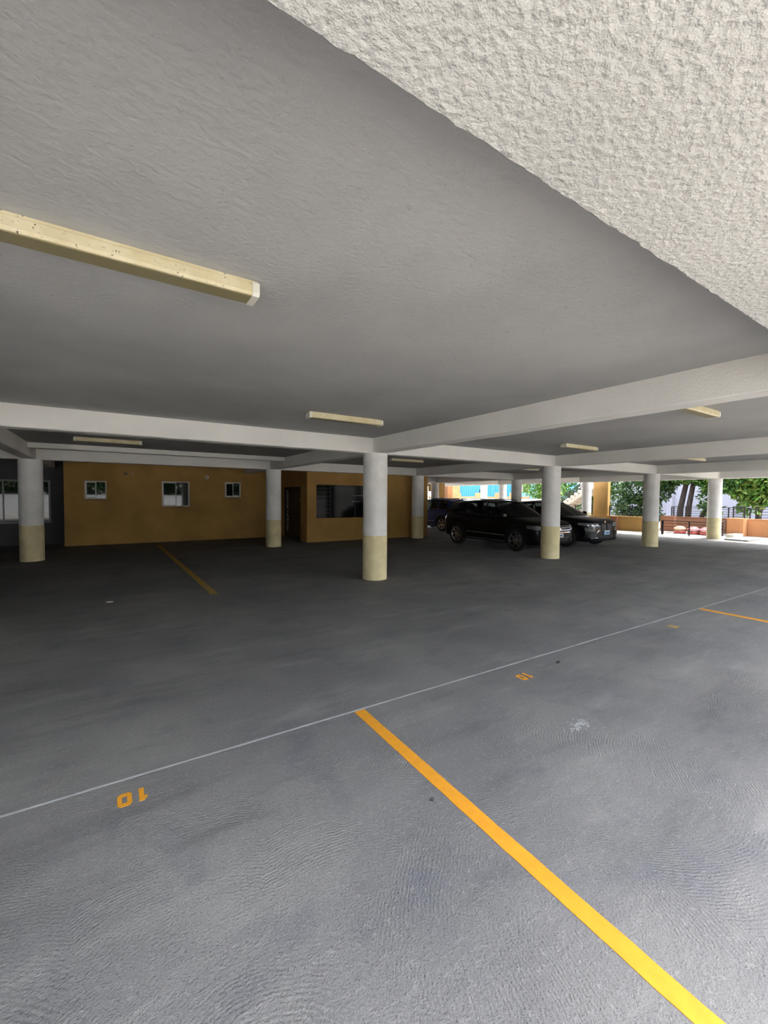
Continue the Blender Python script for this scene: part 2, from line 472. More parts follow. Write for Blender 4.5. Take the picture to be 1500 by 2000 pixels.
column(COLS['r2'][0], 'round column behind the blue car, beside the ochre pier')
column(COLS['r2'][1], 'shaded round column at the far exit, left of the grey one')
column((18.75, 14.85), 'sunlit round column outside the far exit')
for k, p in enumerate(COLS['rf']):
    column(p, ['round column of the open front side, at its left', 'round column of the open front side, right of the camera', 'third round column of the open front side',
               'fourth round column of the open front side', 'corner round column of the open front side'][k])

# ------------------------------------------------------------------ walls
def wall_boxes(mb, horiz0, horiz1, z0, z1, holes, put):
    """split a rectangle with rectangular holes into boxes; put(h0,h1,z0,z1)"""
    hs = sorted({horiz0, horiz1, *[h[0] for h in holes], *[h[1] for h in holes]})
    for a, b in zip(hs, hs[1:]):
        mid = (a + b) / 2; cuts = sorted([(h[2], h[3]) for h in holes if h[0] < mid < h[1]]); z = z0
        for c0, c1 in cuts:
            if c0 > z: put(a, b, z, c0)
            z = c1
        if z < z1: put(a, b, z, z1)

WINS = [(-5.31, -4.70, 1.55, 2.16), (-3.03, -2.11, 1.28, 2.20), (-0.84, -0.24, 1.63, 2.22)]
mb = MB(); wall_boxes(mb, -5.86, 7.05, 0, S, WINS, lambda a, b, c, d: mb.box(a, b, 9.75, 9.93, c, d))
tag(mb.build('wall_back', M['orange']), kind='structure')
mb = MB(); LW = [(-9.6, -6.30, 0.73, 2.17)]
wall_boxes(mb, -14.4, -5.86, 0, S, LW, lambda a, b, c, d: mb.box(a, b, 10.8, 10.98, c, d))
mb.box(-5.9, -5.72, 9.93, 10.98, 0, S)
tag(mb.build('wall_left', M['darkwall']), kind='structure')
KO = [(1.79, 4.45, 0.88, 2.13)]
mb = MB(); wall_boxes(mb, 1.42, 7.05, 0, S, KO, lambda a, b, c, d: mb.box(a, b, 7.0, 7.16, c, d))
tag(mb.build('wall_kiosk', M['orange']), kind='structure')
mb = MB(); wall_boxes(mb, 7.16, 9.75, 0, S, [(7.62, 9.46, 0, 2.06)], lambda a, b, c, d: mb.box(1.42, 1.57, a, b, c, d))
tag(mb.build('wall_doorway', M['orange']), kind='structure')
tag(MB().box(6.88, 7.05, 7.16, 9.75, 0, S).build('wall_kiosk_side', M['orange']), kind='structure')
tag(MB().box(6.88, 7.05, 9.93, 19.4, 0, S).build('wall_side', M['orange']), kind='structure')
tag(MB().box(-14.5, -14.3, -6.5, 10.8, 0, S).build('wall_left_light_block', M['darkwall']), kind='structure')  # unseen wall, added and lengthened to hold side light off the back
# rooms behind the windows: closed, unlit
mb = MB(); mb.box(-14.4, 6.88, 13.0, 13.1, 0, S); mb.box(-14.4, -14.3, 10.98, 13.0, 0, S)
tag(mb.build('wall_rooms', M['room']), kind='structure')
mb = MB(); mb.box(5.4, 6.85, 9.55, 9.74, 0, S - 0.01)
tag(mb.build('wall_kiosk_inside', M['room']), kind='structure')

def sliding_window(name, u0, u1, z0, z1, v, depth, fm, label):
    t = thing(name, label, 'window', ((u0 + u1) / 2, v, z0), kind='structure')
    w, h = (u1 - u0) / 2, z1 - z0; f = 0.035
    mb = MB()
    mb.box(-w, w, -0.02, depth, 0, f); mb.box(-w, w, -0.02, depth, h - f, h)
    mb.box(-w, -w + f, -0.02, depth, f, h - f); mb.box(w - f, w, -0.02, depth, f, h - f)
    mb.build('window_frame', fm, t)
    mb = MB(); s = 0.028
    x0, x1 = -w + f, 0.02
    mb.box(x0, x1, 0.0, 0.025, f, f + s); mb.box(x0, x1, 0.0, 0.025, h - f - s, h - f)
    mb.box(x0, x0 + s, 0.0, 0.025, f + s, h - f - s); mb.box(x1 - s, x1, 0.0, 0.025, f + s, h - f - s)
    mb.build('sash', fm, t)
    MB().box(x0 + s, x1 - s, 0.009, 0.015, f + s, h - f - s).build('pane', M['glass'], t)
    MB().box(x1 - s, w - f, 0.034, 0.040, f, h - f).build('pane', M['glass'], t)
    mb = MB().box(-w - 0.03, w + 0.03, -0.05, 0.0, -0.035, -0.002); mb.build('window_sill', M['orange'], t)
    return t
for k, (a, b, c, d) in enumerate(WINS):
    sliding_window('window_%d' % (k + 1), a, b, c, d, 9.80, 0.06, M['alu'],
                   ['small sliding window on the left of the ochre wall', 'largest sliding window on the ochre wall, in its middle', 'small dark sliding window on the right of the ochre wall'][k])
# the wide window of the dark wall
t = thing('window_4', 'wide grey framed window in the dark wall on the left', 'window', (-7.95, 10.8, 0.73), kind='structure')
w, h = 1.65, 1.44; f = 0.05
mb = MB(); mb.box(-w, w, -0.02, 0.06, 0, f); mb.box(-w, w, -0.02, 0.06, h - f, h); mb.box(-w, -w + f, -0.02, 0.06, f, h - f); mb.box(w - f, w, -0.02, 0.06, f, h - f)
mb.build('window_frame', M['greyalu'], t)
MB().box(0.42, 0.46, 0.0, 0.04, f, h - f).build('mullion', M['greyalu'], t)
MB().box(-w + f, 0.42, 0.012, 0.02, f, h - f).build('pane', M['glass'], t)
MB().box(0.46, w - f, 0.012, 0.02, f, h - f).build('pane', M['glass'], t)
# kiosk opening: glazed, louvred shutter and a grille behind it
t = thing('window_5', 'wide dark glazed opening in the ochre kiosk wall', 'window', (3.12, 7.0, 0.88), kind='structure')
MB().box(-1.33, 1.33, 0.10, 0.106, 0, 1.25).build('pane', mat('smoky_dark_glass', (0.005, 0.006, 0.007), 0.08, spec=0.06), t)
for x in (-0.72, 0.35): MB().box(x - 0.012, x + 0.012, 0.08, 0.10, 0, 1.25).build('mullion', M['black'], t)
for z in (0.18, 0.34, 0.50, 0.66, 0.82, 0.98, 1.12):
    MB().box(-1.25, -0.74, 0.092, 0.10, z - 0.008, z + 0.008).build('louvre_slat', M['room'], t)
for z in (0.62, 0.86): MB().box(0.2, 1.3, 0.09, 0.10, z - 0.008, z + 0.008).build('bar', M['greyalu'], t)

# barred doorway
t = thing('door_1', 'black barred metal gate in the side doorway of the kiosk', 'gate', (1.42, 8.54, 0), kind='structure')
mb = MB(); mb.box(0.03, 0.09, -0.92, -0.86, 0, 2.06); mb.box(0.03, 0.09, 0.86, 0.92, 0, 2.06); mb.box(0.03, 0.09, -0.86, 0.86, 2.0, 2.06)
mb.build('gate_frame', M['black'], t)
for k in range(14):
    y = -0.80 + k * 0.122; MB().box(0.05, 0.07, y - 0.009, y + 0.009, 0.02, 2.0).build('gate_bar', M['black'], t)
for z in (0.06, 0.98, 1.9): MB().box(0.045, 0.075, -0.86, 0.86, z - 0.015, z + 0.015).build('gate_rail', M['black'], t)
for k in range(16):
    z = 0.30 + k * 0.105; MB().box(0.0, 0.028, 0.46, 0.60, z, z + 0.06).build('gate_square', M['alu'], t)  # column of small pale squares across the gate
MB().box(-0.012, 0.0, -0.99, -0.94, 1.48, 1.58).build('switch_plate', M['offwhite'], None)
sw = bpy.data.objects['switch_plate']; sw.location = (1.42, 8.60, 0); sw.name = 'light_switch'
tag(sw, 'small pale switch plate beside the barred doorway', 'switch')

# round fittings on the ochre wall
def wall_disc(name, u, z, r, m, label, cat, knob=None):
    t = thing(name, label, cat, (u, 9.75, z))
    MB().lathe([(r, 0.0), (r, -0.02), (r * 0.85, -0.03), (0.001, -0.032)], 20, axis='y').build('cover', m, t, smooth=False)
    if knob: MB().lathe([(r * 0.5, -0.03), (r * 0.55, -0.06), (r * 0.3, -0.085), (0.001, -0.09)], 14, axis='y').build('lens', knob, t, smooth=True)
    return t
wall_disc('wall_lamp', -4.14, 2.44, 0.055, M['black'], 'small dark round lamp high on the ochre wall', 'wall lamp', M['whiteplastic'])
wall_disc('junction_cover', -3.95, 2.445, 0.06, mat('ochre_cover', (0.50, 0.34, 0.18), 0.6), 'flat round cover beside the small dark wall lamp', 'wall cover', mat('ochre_knob', (0.5, 0.34, 0.18), 0.6))
wall_disc('junction_cover', -1.50, 2.39, 0.075, M['offwhite'], 'pale round cover between the large and the small right window', 'wall cover', M['offwhite'])

# ------------------------------------------------------------------ ceiling lights
def ceiling_light(u, v, label, rz=0.0, L=1.2):
    t = thing('ceiling_light', label, 'ceiling light', (u, v, S), rz, 'cream ceiling battens')
    MB().box(-L / 2, L / 2, -0.055, 0.055, -0.022, 0.0).build('backplate', M['fixture'], t)
    prof = [(-0.068, -0.022), (-0.070, -0.066), (-0.060, -0.080), (0.060, -0.080), (0.070, -0.066), (0.068, -0.022)]
    MB().rings([[(x, y, z) for y, z in prof] for x in (-L / 2 + 0.03, L / 2 - 0.03)], m=0).build('housing', M['fixture'], t)
    MB().box(-L / 2 + 0.035, L / 2 - 0.035, -0.052, 0.052, -0.0835, -0.079).build('diffuser', M['diffuser'], t, label='translucent underside with shade put into its colour')
    cp = [(-0.073, -0.014), (-0.075, -0.068), (-0.062, -0.085), (0.062, -0.085), (0.075, -0.068), (0.073, -0.014)]
    for s in (-1, 1):
        MB().rings([[(s * x, y, z) for y, z in cp] for x in (L / 2 - 0.032, L / 2 + 0.006)]).build('end_cap', M['fixcap'], t)
    return t
ceiling_light(-4.49, -4.965, 'long cream ceiling batten nearest the camera, speckled with dirt')
ceiling_light(-1.66, -1.85, 'cream ceiling batten above the nearest column')
ceiling_light(-4.60, 3.31, 'ceiling batten half hidden behind the left beam')
ceiling_light(4.22, -1.86, 'ceiling batten before the column with the black SUV behind')
ceiling_light(1.66, -5.02, 'ceiling batten peeking out from behind the right beam')
ceiling_light(9.22, -2.17, 'ceiling batten above the column right of the cars')
ceiling_light(14.75, -0.9, 'ceiling batten near the rightmost column')
ceiling_light(15.5, 8.9, 'ceiling batten above the far exit')
ceiling_light(3.2, 3.3, 'ceiling batten before the kiosk window')
ceiling_light(9.0, 3.3, 'ceiling batten above the parked black cars')

# ------------------------------------------------------------------ painted markings
def line(u, v0, v1, w, m, label, du=0.0):
    mb = MB(); n = max(4, int(abs(v1 - v0) / 0.05)); rs = []
    for i in range(n + 1):
        t = i / n; v = v0 + (v1 - v0) * t; e1 = 0.004 * noise.noise(Vector((v * 9, u, 0))); e2 = 0.004 * noise.noise(Vector((v * 9, u, 9)))
        uu = u + du * t
        rs.append([(uu - w / 2 + e1, v, 0.0), (uu - w / 2 + e1, v, 0.0022), (uu + w / 2 + e2, v, 0.0022), (uu + w / 2 + e2, v, 0.0)])
    o = mb.rings(rs).build('parking_line', m); tag(o, label, 'floor marking', 'parking bay lines'); return o
line(-2.958, -4.548, -9.2, 0.088, M['yellow'], 'bright yellow bay line running to the camera', -0.06)
line(3.04, -4.66, -9.2, 0.10, M['yellow'], 'yellow bay line at the right edge, beyond the small numbers')
line(-3.11, 0.22, 8.6, 0.12, M['yellow_worn'], 'worn yellow bay line on the dark floor before the ochre wall', -0.13)
line(3.08, 0.3, 6.4, 0.10, M['yellow_faded'], 'faded pale bay line before the kiosk')

def digit(ch, parent, x, m):
    # strokes in a 0.105 m tall stencil; drawn upside down for the camera, so read from the far side
    mb = MB(); h = 0.115; z0, z1 = 0.0, 0.0024
    if ch == '1':
        mb.prism([(0.0, 0), (0.026, 0), (0.026, h), (0.004, h), (-0.016, h * 0.74), (-0.012, h * 0.62), (0.0, h * 0.68)], z0, z1)
    else:
        out = [(0.012, 0), (0.055, 0.0), (0.070, 0.018), (0.070, h - 0.018), (0.055, h), (0.012, h), (0, h - 0.018), (0, 0.018)]
        inn = [(0.026, 0.027), (0.046, 0.027), (0.048, 0.032), (0.048, h - 0.032), (0.046, h - 0.027), (0.026, h - 0.027), (0.023, h - 0.032), (0.023, 0.032)]
        n = 8
        for k in range(n):
            a, b = out[k], out[(k + 1) % n]; c, d = inn[(k + 1) % n], inn[k]
            mb.prism([a, b, c, d], z0, z1)
    o = mb.build('digit', m, parent); o.location = (x, 0, 0); return o
def number(txt, u, v, m, label):
    t = thing('bay_number', label, 'floor marking', (u, v, 0.0), math.pi, 'bay numbers')
    x = -0.075
    for ch in txt:
        digit(ch, t, x, m); x += 0.060 if ch == '1' else 0.09
    return t
number('10', -4.525, -4.645, M['yellow'], 'bay number 10 painted upside down, nearest, left of the bright line')
number('10', -1.335, -4.77, M['yellow'], 'bay number 10 painted upside down, right of the bright line')
number('11', 1.63, -4.80, M['yellow_worn'], 'bay number 11 painted upside down, farthest right')

def flake(u, v, r, m, label, name='debris', cat='debris', flat=0.012):
    rnd = random.Random(int(u * 100)); n = 9; rs = []
    rad = [r * rnd.uniform(0.6, 1.2) for _ in range(n)]
    for z, k in ((0.0, 1.0), (flat * 0.6, 0.9), (flat, 0.45)):
        rs.append([(rad[j] * k * math.cos(2 * math.pi * j / n) * 1.5, rad[j] * k * math.sin(2 * math.pi * j / n), z) for j in range(n)])
    o = MB().rings(rs).build(name, m); o.location = (u, v, 0.0005); tag(o, label, cat); return o
flake(-3.10, -5.62, 0.008, M['black'], 'small dark chip on the floor left of the bright yellow line')
flake(-0.74, -4.79, 0.02, M['black'], 'small dark chip on the floor past the second number')
flake(-4.62, 0.49, 0.035, M['offwhite'], 'small pale chip lying on the dark floor at the left')
st = MB(); rnd = random.Random(5)
for k in range(70):
    x, y, r = rnd.gauss(0, 0.06), rnd.gauss(0, 0.028), rnd.uniform(0.004, 0.014)
    st.prism([(x + r * rnd.uniform(0.6, 1.2) * math.cos(2 * math.pi * j / 7), y + r * rnd.uniform(0.6, 1.2) * math.sin(2 * math.pi * j / 7)) for j in range(7)], 0.0, 0.0012 + 0.00001 * k)
o = st.build('paint_splash', mat('pale_grey_splash', (0.31, 0.31, 0.305), 0.8)); o.location = (-1.67, -5.61, 0.0003)
tag(o, 'pale grey splash on the floor right of the bright yellow line', 'stain', kind='stuff')

# ------------------------------------------------------------------ cars
def car_glass():
    m = mat('tinted_car_glass', (0.01, 0.012, 0.014), 0.02, spec=0.5); n = N(m)
    tr = n.node('ShaderNodeBsdfTransparent'); tr.inputs[0].default_value = (0.22, 0.25, 0.25, 1)
    mx = n.node('ShaderNodeMixShader'); mx.inputs[0].default_value = 0.5
    n.link(tr.outputs[0], mx.inputs[1]); n.link(n.b.outputs[0], mx.inputs[2]); n.link(mx.outputs[0], n.t.nodes['Material Output'].inputs['Surface'])
    return m
M['carglass'] = car_glass()
M['carblack'] = mat('black_car_paint', (0.003, 0.003, 0.004), 0.3, 0.0, 0.28, 0.1)
M['carnavy'] = mat('blue_black_car_paint', (0.003, 0.004, 0.008), 0.25, 0.0, 0.35, 0.25)
M['carblue'] = mat('deep_blue_car_paint', (0.01, 0.03, 0.20), 0.28, 0.2, 0.35, 0.3)
M['tyre'] = mat('tyre_rubber', (0.012, 0.012, 0.012), 0.8)
M['rim'] = mat('alloy_rim', (0.62, 0.62, 0.64), 0.25, 1.0)
M['darkrim'] = mat('dark_alloy_rim', (0.16, 0.16, 0.17), 0.3, 1.0)
M['chrome'] = mat('chrome', (0.80, 0.80, 0.82), 0.12, 1.0)
M['trim'] = mat('black_plastic_trim', (0.010, 0.010, 0.011), 0.55)
M['lens'] = mat('headlight_lens', (0.30, 0.32, 0.34), 0.08, 0.5)
M['taillight'] = mat('red_tail_light', (0.25, 0.006, 0.006), 0.15)
M['seat'] = mat('dark_car_seat', (0.03, 0.03, 0.032), 0.8)
def plate_mat(name, base, top):
    return mat(name, base, 0.4)
M['plate_w'] = mat('white_number_plate', (0.72, 0.74, 0.74), 0.4)
M['plate_b'] = mat('pale_blue_number_plate', (0.30, 0.55, 0.78), 0.4)
M['platedark'] = mat('number_plate_print', (0.03, 0.06, 0.14), 0.5)

def lerp(a, b, t): return a + (b - a) * t
def interp(tab, x):
    tab = sorted(tab)
    if x <= tab[0][0]: return tab[0][1:]
    for a, b in zip(tab, tab[1:]):
        if x <= b[0]:
            t = (x - a[0]) / (b[0] - a[0]); t = t * t * (3 - 2 * t) * 0.5 + t * 0.5
            return tuple(lerp(p, q, t) for p, q in zip(a[1:], b[1:]))
    return tab[-1][1:]

WHEEL = {}
def wheel_meshes(style, r):
    key = (style, r)
    if key in WHEEL: return WHEEL[key]
    rr = r * 0.70; w = 0.115
    tyre = MB().lathe([(rr, -w * 0.9), (r * 0.93, -w), (r * 0.985, -w * 0.8), (r, -w * 0.4), (r, w * 0.4), (r * 0.985, w * 0.8), (r * 0.93, w), (rr, w * 0.9), (rr * 0.98, 0)], 36, axis='y', cap=False)
    # close the inner loop
    o = tyre.build('wheel', M['tyre'], smooth=True)
    mb = MB()
    mb.lathe([(rr, w * 0.9), (rr * 0.97, w * 0.93), (rr * 0.92, w * 0.7), (rr * 0.90, -w * 0.5), (rr * 0.94, -w * 0.5)], 36, axis='y', m=0, cap=False)
    mb.lathe([(0.001, w * 0.72), (0.05, w * 0.74), (0.062, w * 0.6), (0.062, 0.0)], 18, axis='y', m=0, cap=False)
    ns = 5 if style == 'five' else 7
    for k in range(ns):
        a0 = 2 * math.pi * k / ns + 0.3
        for da in ((-0.16, 0.16) if style == 'five' else (0.0,)):
            a = a0; p0 = Vector((0.05 * math.cos(a), w * 0.66, 0.05 * math.sin(a)))
            a1 = a0 + da; p1 = Vector((rr * 0.95 * math.cos(a1), w * 0.78, rr * 0.95 * math.sin(a1)))
            d = (p1 - p0); L = d.length; d.normalize(); s = d.cross(Vector((0, 1, 0))).normalized(); wd2 = 0.015 if style == 'five' else 0.022
            up = Vector((0, 1, 0))
            mb.rings([[p0 - s * wd2 * 1.2 - up * 0.03, p0 + s * wd2 * 1.2 - up * 0.03, p0 + s * wd2, p0 - s * wd2],
                      [p1 - s * wd2 - up * 0.03, p1 + s * wd2 - up * 0.03, p1 + s * wd2 * 0.8, p1 - s * wd2 * 0.8]])
    rim = mb.build('rim', M['darkrim'] if style == 'dark' else M['rim'])
    disc = MB().lathe([(0.001, 0.01), (rr * 0.72, 0.01), (rr * 0.72, -0.01), (0.001, -0.01)], 24, axis='y', cap=False).build('brake_disc', M['darkrim'])
    WHEEL[key] = (o.data, rim.data, disc.data)
    for x in (o, rim, disc): bpy.data.objects.remove(x)
    return WHEEL[key]

def make_car(name, label, loc, rz, P, group='parked dark cars'):
    """local x forward, y left, z up, origin on the ground midway between the axles"""
    t = thing(name, label, 'car', loc, rz, group)
    paintm = P['paint']; wb = P['wb'] / 2; r = P['r']; W = P['W']
    st = P['stations']
    # lower body: lofted sections
    xs = []
    for a, b in zip(st, st[1:]):
        n = max(1, int(round(abs(a[0] - b[0]) / 0.16)))
        for k in range(n): xs.append(a[0] + (b[0] - a[0]) * k / n)
    xs.append(st[-1][0])
    rings = []
    for x in xs:
        w, zt, zs, zb = interp(st, x)
        half = [(0.0, zt), (0.35 * w, zt - 0.003), (0.65 * w, zt - 0.012), (0.84 * w, lerp(zt, zs, 0.35)), (0.945 * w, zs), (0.985 * w, lerp(zs, zb, 0.2)), (1.0 * w, lerp(zs, zb, 0.42)),
                (0.985 * w, lerp(zs, zb, 0.66)), (0.985 * w, lerp(zs, zb, 0.82)), (0.955 * w, zb + 0.03), (0.90 * w, zb), (0.4 * w, zb)]
        ring = [(x, y, z) for y, z in half] + [(x, 0.0, zb)] + [(x, -y, z) for y, z in half[:0:-1]]
        rings.append(ring)
    body = MB().rings(rings).build('body', [paintm, M['trim']], t, smooth=True)
    sub = body.modifiers.new('s', 'SUBSURF'); sub.levels = 1; sub.render_levels = 1
    cutters = []
    for x in (wb, -wb):
        for s in (-1, 1):
            cb = MB().lathe([(r + 0.055, s * (W - 0.36)), (r + 0.055, s * (W + 0.3))], 40, c=(x, 0, r + 0.01), axis='y', m=0).build('cutter', M['trim'], t)
            md = body.modifiers.new('b', 'BOOLEAN'); md.operation = 'DIFFERENCE'; md.object = cb; md.solver = 'EXACT'
            md.material_mode = 'TRANSFER'
            cutters.append(cb)
    bpy.context.view_layer.update()
    dg = bpy.context.evaluated_depsgraph_get()
    me = bpy.data.meshes.new_from_object(body.evaluated_get(dg))
    body.modifiers.clear(); body.data = me
    for c in cutters: bpy.data.objects.remove(c)
    if len(me.materials) < 2: me.materials.append(M['trim'])
    auto_smooth(body, 35)
    bvh = BVHTree.FromPolygons([v.co.copy() for v in me.vertices], [tuple(p.vertices) for p in me.polygons])

    # greenhouse
    belt = lambda x: interp(P['belt'], x); roof = lambda x: interp(P['roof'], x)
    def side(xb, xt, q, s):
        zb, yb = belt(xb); zr, yr, _ = roof(xt)
        return Vector((lerp(xb, xt, q), s * (lerp(yb, yr, q) + 0.035 * math.sin(math.pi * q)), lerp(zb - 0.01, zr, q)))
    Ls = P['lines']
    shell = MB(); lo, hi = 0.07, 0.93
    def patch(mb, l0, l1, q0, q1, s, off=0.0, nu=6, nv=4):
        mb.grid(lambda a, b: side(lerp(l0[0], l1[0], a), lerp(l0[1], l1[1], a), lerp(q0, q1, b), s) + Vector((0, s * off, 0)), nu, nv)
    for s in (-1, 1):
        for k in range(len(Ls) - 1):
            kind = P['kinds'][k]
            if kind == 'p': patch(shell, Ls[k], Ls[k + 1], 0, 1, s, 0, 2, 6)
            else:
                patch(shell, Ls[k], Ls[k + 1], 0, lo, s, 0, 6, 1); patch(shell, Ls[k], Ls[k + 1], hi, 1, s, 0, 6, 1)
                mb = MB(); patch(mb, Ls[k], Ls[k + 1], lo, hi, s, -0.006)
                mb.build('side_window', M['carglass'], t, smooth=True)
    def across(line, q, y, bul):
        p = side(line[0], line[1], q, 1); yy = p.y * y
        return Vector((p.x + bul * (1 - y * y), yy, p.z + 0.02 * (1 - y * y) * (1 - q) + P['crown'] * (1 - y * y) * q))
    f, b = Ls[0], Ls[-1]
    shell.grid(lambda a, c: across(f, lerp(0.93, 1.0, c), a * 2 - 1, lerp(0.16, 0.10, c)), 10, 1)
    MB().grid(lambda a, c: across(f, lerp(0.0, 0.93, c), a * 2 - 1, lerp(0.20, 0.10, c)), 10, 6).build('windscreen', M['carglass'], t, smooth=True)
    rq = P.get('rearq', 0.25)
    shell.grid(lambda a, c: across(b, lerp(0.0, rq, c), a * 2 - 1, -0.07), 10, 2)
    shell.grid(lambda a, c: across(b, lerp(0.9, 1.0, c), a * 2 - 1, -0.07), 10, 1)
    MB().grid(lambda a, c: across(b, lerp(rq, 0.9, c), a * 2 - 1, -0.065), 10, 6).build('rear_window', M['carglass'], t, smooth=True)
    def roofp(a, c):
        xt = lerp(f[1], b[1], a); y = c * 2 - 1; zr, yr, _ = roof(xt)
        endb = lerp(0.10, -0.07, a) * (1 - y * y)
        return Vector((xt + endb, yr * y, zr + P['crown'] * (1 - y * y)))
    shell.grid(roofp, 14, 10)
    o = shell.build('cabin_shell', paintm, t, smooth=True, fix=False)
    # details laid on the body surface
    def hit(axis, sgn, a, c):
        if axis == 'x': org, d = Vector((sgn * 4, a, c)), Vector((-sgn, 0, 0))
        else: org, d = Vector((a, sgn * 3, c)), Vector((0, -sgn, 0))
        h = bvh.ray_cast(org, d)
        return h[0] if h[0] is not None else None
    def decal(nm, axis, sgn, quad, m, out=0.012, inn=0.02, nu=6, nv=3, parent=None, label=None):
        pts = [[None] * (nv + 1) for _ in range(nu + 1)]; last = None
        for i in range(nu + 1):
            for j in range(nv + 1):
                s, q = i / nu, j / nv
                a = lerp(lerp(quad[0][0], quad[1][0], s), lerp(quad[3][0], quad[2][0], s), q)
                c = lerp(lerp(quad[0][1], quad[1][1], s), lerp(quad[3][1], quad[2][1], s), q)
                h = hit(axis, sgn, a, c)
                if h is None: h = last if last is not None else Vector((0, 0, 0))
                h = Vector((h.x, a, c)) if axis == 'x' else Vector((a, h.y, c))
                last = h; pts[i][j] = h
        d = Vector((sgn, 0, 0)) if axis == 'x' else Vector((0, sgn, 0))
        mb = MB(); base = 0
        for off in (out, -inn):
            for i in range(nu + 1):
                for j in range(nv + 1): mb.v.append(tuple(pts[i][j] + d * off))
        n1 = (nu + 1) * (nv + 1); ix = lambda i, j: i * (nv + 1) + j
        for i in range(nu):
            for j in range(nv):
                q = (ix(i, j), ix(i + 1, j), ix(i + 1, j + 1), ix(i, j + 1)); mb.f.append(q); mb.f.append(tuple(k + n1 for k in q[::-1]))
        edge = [ix(i, 0) for i in range(nu + 1)] + [ix(nu, j) for j in range(1, nv + 1)] + [ix(i, nv) for i in range(nu - 1, -1, -1)] + [ix(0, j) for j in range(nv - 1, 0, -1)]
        for k in range(len(edge)):
            a, b2 = edge[k], edge[(k + 1) % len(edge)]; mb.f.append((a, b2, b2 + n1, a + n1))
        mb.m = [0] * len(mb.f)
        return mb.build(nm, m, parent or t, smooth=False, label=label)
    P['details'](decal, t, P, hit)
    # arch trims, wheels
    for x in (wb, -wb):
        for s in (-1, 1):
            mb = MB(); rs = []
            for k in range(25):
                a = math.pi * (-0.06 + 1.12 * k / 24); ring = []
                for dr, dy in ((0.05, -0.05), (0.05, 0.012), (0.085, 0.010), (0.10, -0.05)):
                    px, pz = x + (r + dr) * math.cos(a), r + 0.01 + (r + dr) * math.sin(a)
                    h = hit('y', s, x + (r + 0.11) * math.cos(a), r + 0.01 + (r + 0.11) * math.sin(a))
                    y = abs(h.y) if h is not None and abs(h.y) > W - 0.15 else W - 0.03
                    ring.append((px, s * (y + dy), max(pz, 0.2)))
                rs.append(ring)
            mb.rings(rs).build('wheel_arch_trim', P.get('archmat', M['trim']), t)
            td, rd, dd = wheel_meshes(P['rimstyle'], r)
            wo = bpy.data.objects.new('wheel', td); C.objects.link(wo); wo.parent = t
            wo.location = (x, s * (W - 0.125), r); wo.rotation_euler = (0, 0.4 * x, 0 if s > 0 else math.pi)
            ro = bpy.data.objects.new('rim', rd); C.objects.link(ro); ro.parent = wo; ro['label'] = 'metal spoked rim'
            do = bpy.data.objects.new('brake_disc', dd); C.objects.link(do); do.parent = wo
    # seats seen through the glass
    for x, ys in ((P.get('seatx', 0.05), (-0.38, 0.38)), (P.get('seatx', 0.05) - 0.95, (-0.40, 0.0, 0.40))):
        for y in ys:
            mb = MB()
            mb.rings([[(x - 0.10 - 0.14 * q + dx, y + dy * (0.24 if q < 0.8 else 0.13), 0.72 + 0.66 * q) for dx, dy in ((-0.05, -1), (0.06, -0.9), (0.06, 0.9), (-0.05, 1))] for q in (0, 0.3, 0.6, 0.74, 0.80, 0.86, 0.97, 1.0)])
            mb.build('seat', M['seat'], t)
    # mirrors
    for s in (-1, 1):
        x = Ls[1][0] - 0.12; zb, yb = belt(x)
        mb = MB(); c = Vector((x, s * (yb + 0.13), zb + 0.07)); rs = []
        for k, (dx, sc) in enumerate(((-0.07, 0.85), (-0.04, 1.0), (0.03, 0.95), (0.08, 0.6))):
            rs.append([c + Vector((dx - 0.02 * math.cos(a) * s, 0.105 * sc * math.cos(a), 0.068 * sc * math.sin(a))) for a in (2 * math.pi * j / 12 for j in range(12))])
        mb.rings(rs); mb.bar((x, s * (yb - 0.02), zb + 0.0), (x, s * (yb + 0.08), zb + 0.04), 0.05, 0.03)
        mb.build('wing_mirror', paintm, t, smooth=False)
    return t

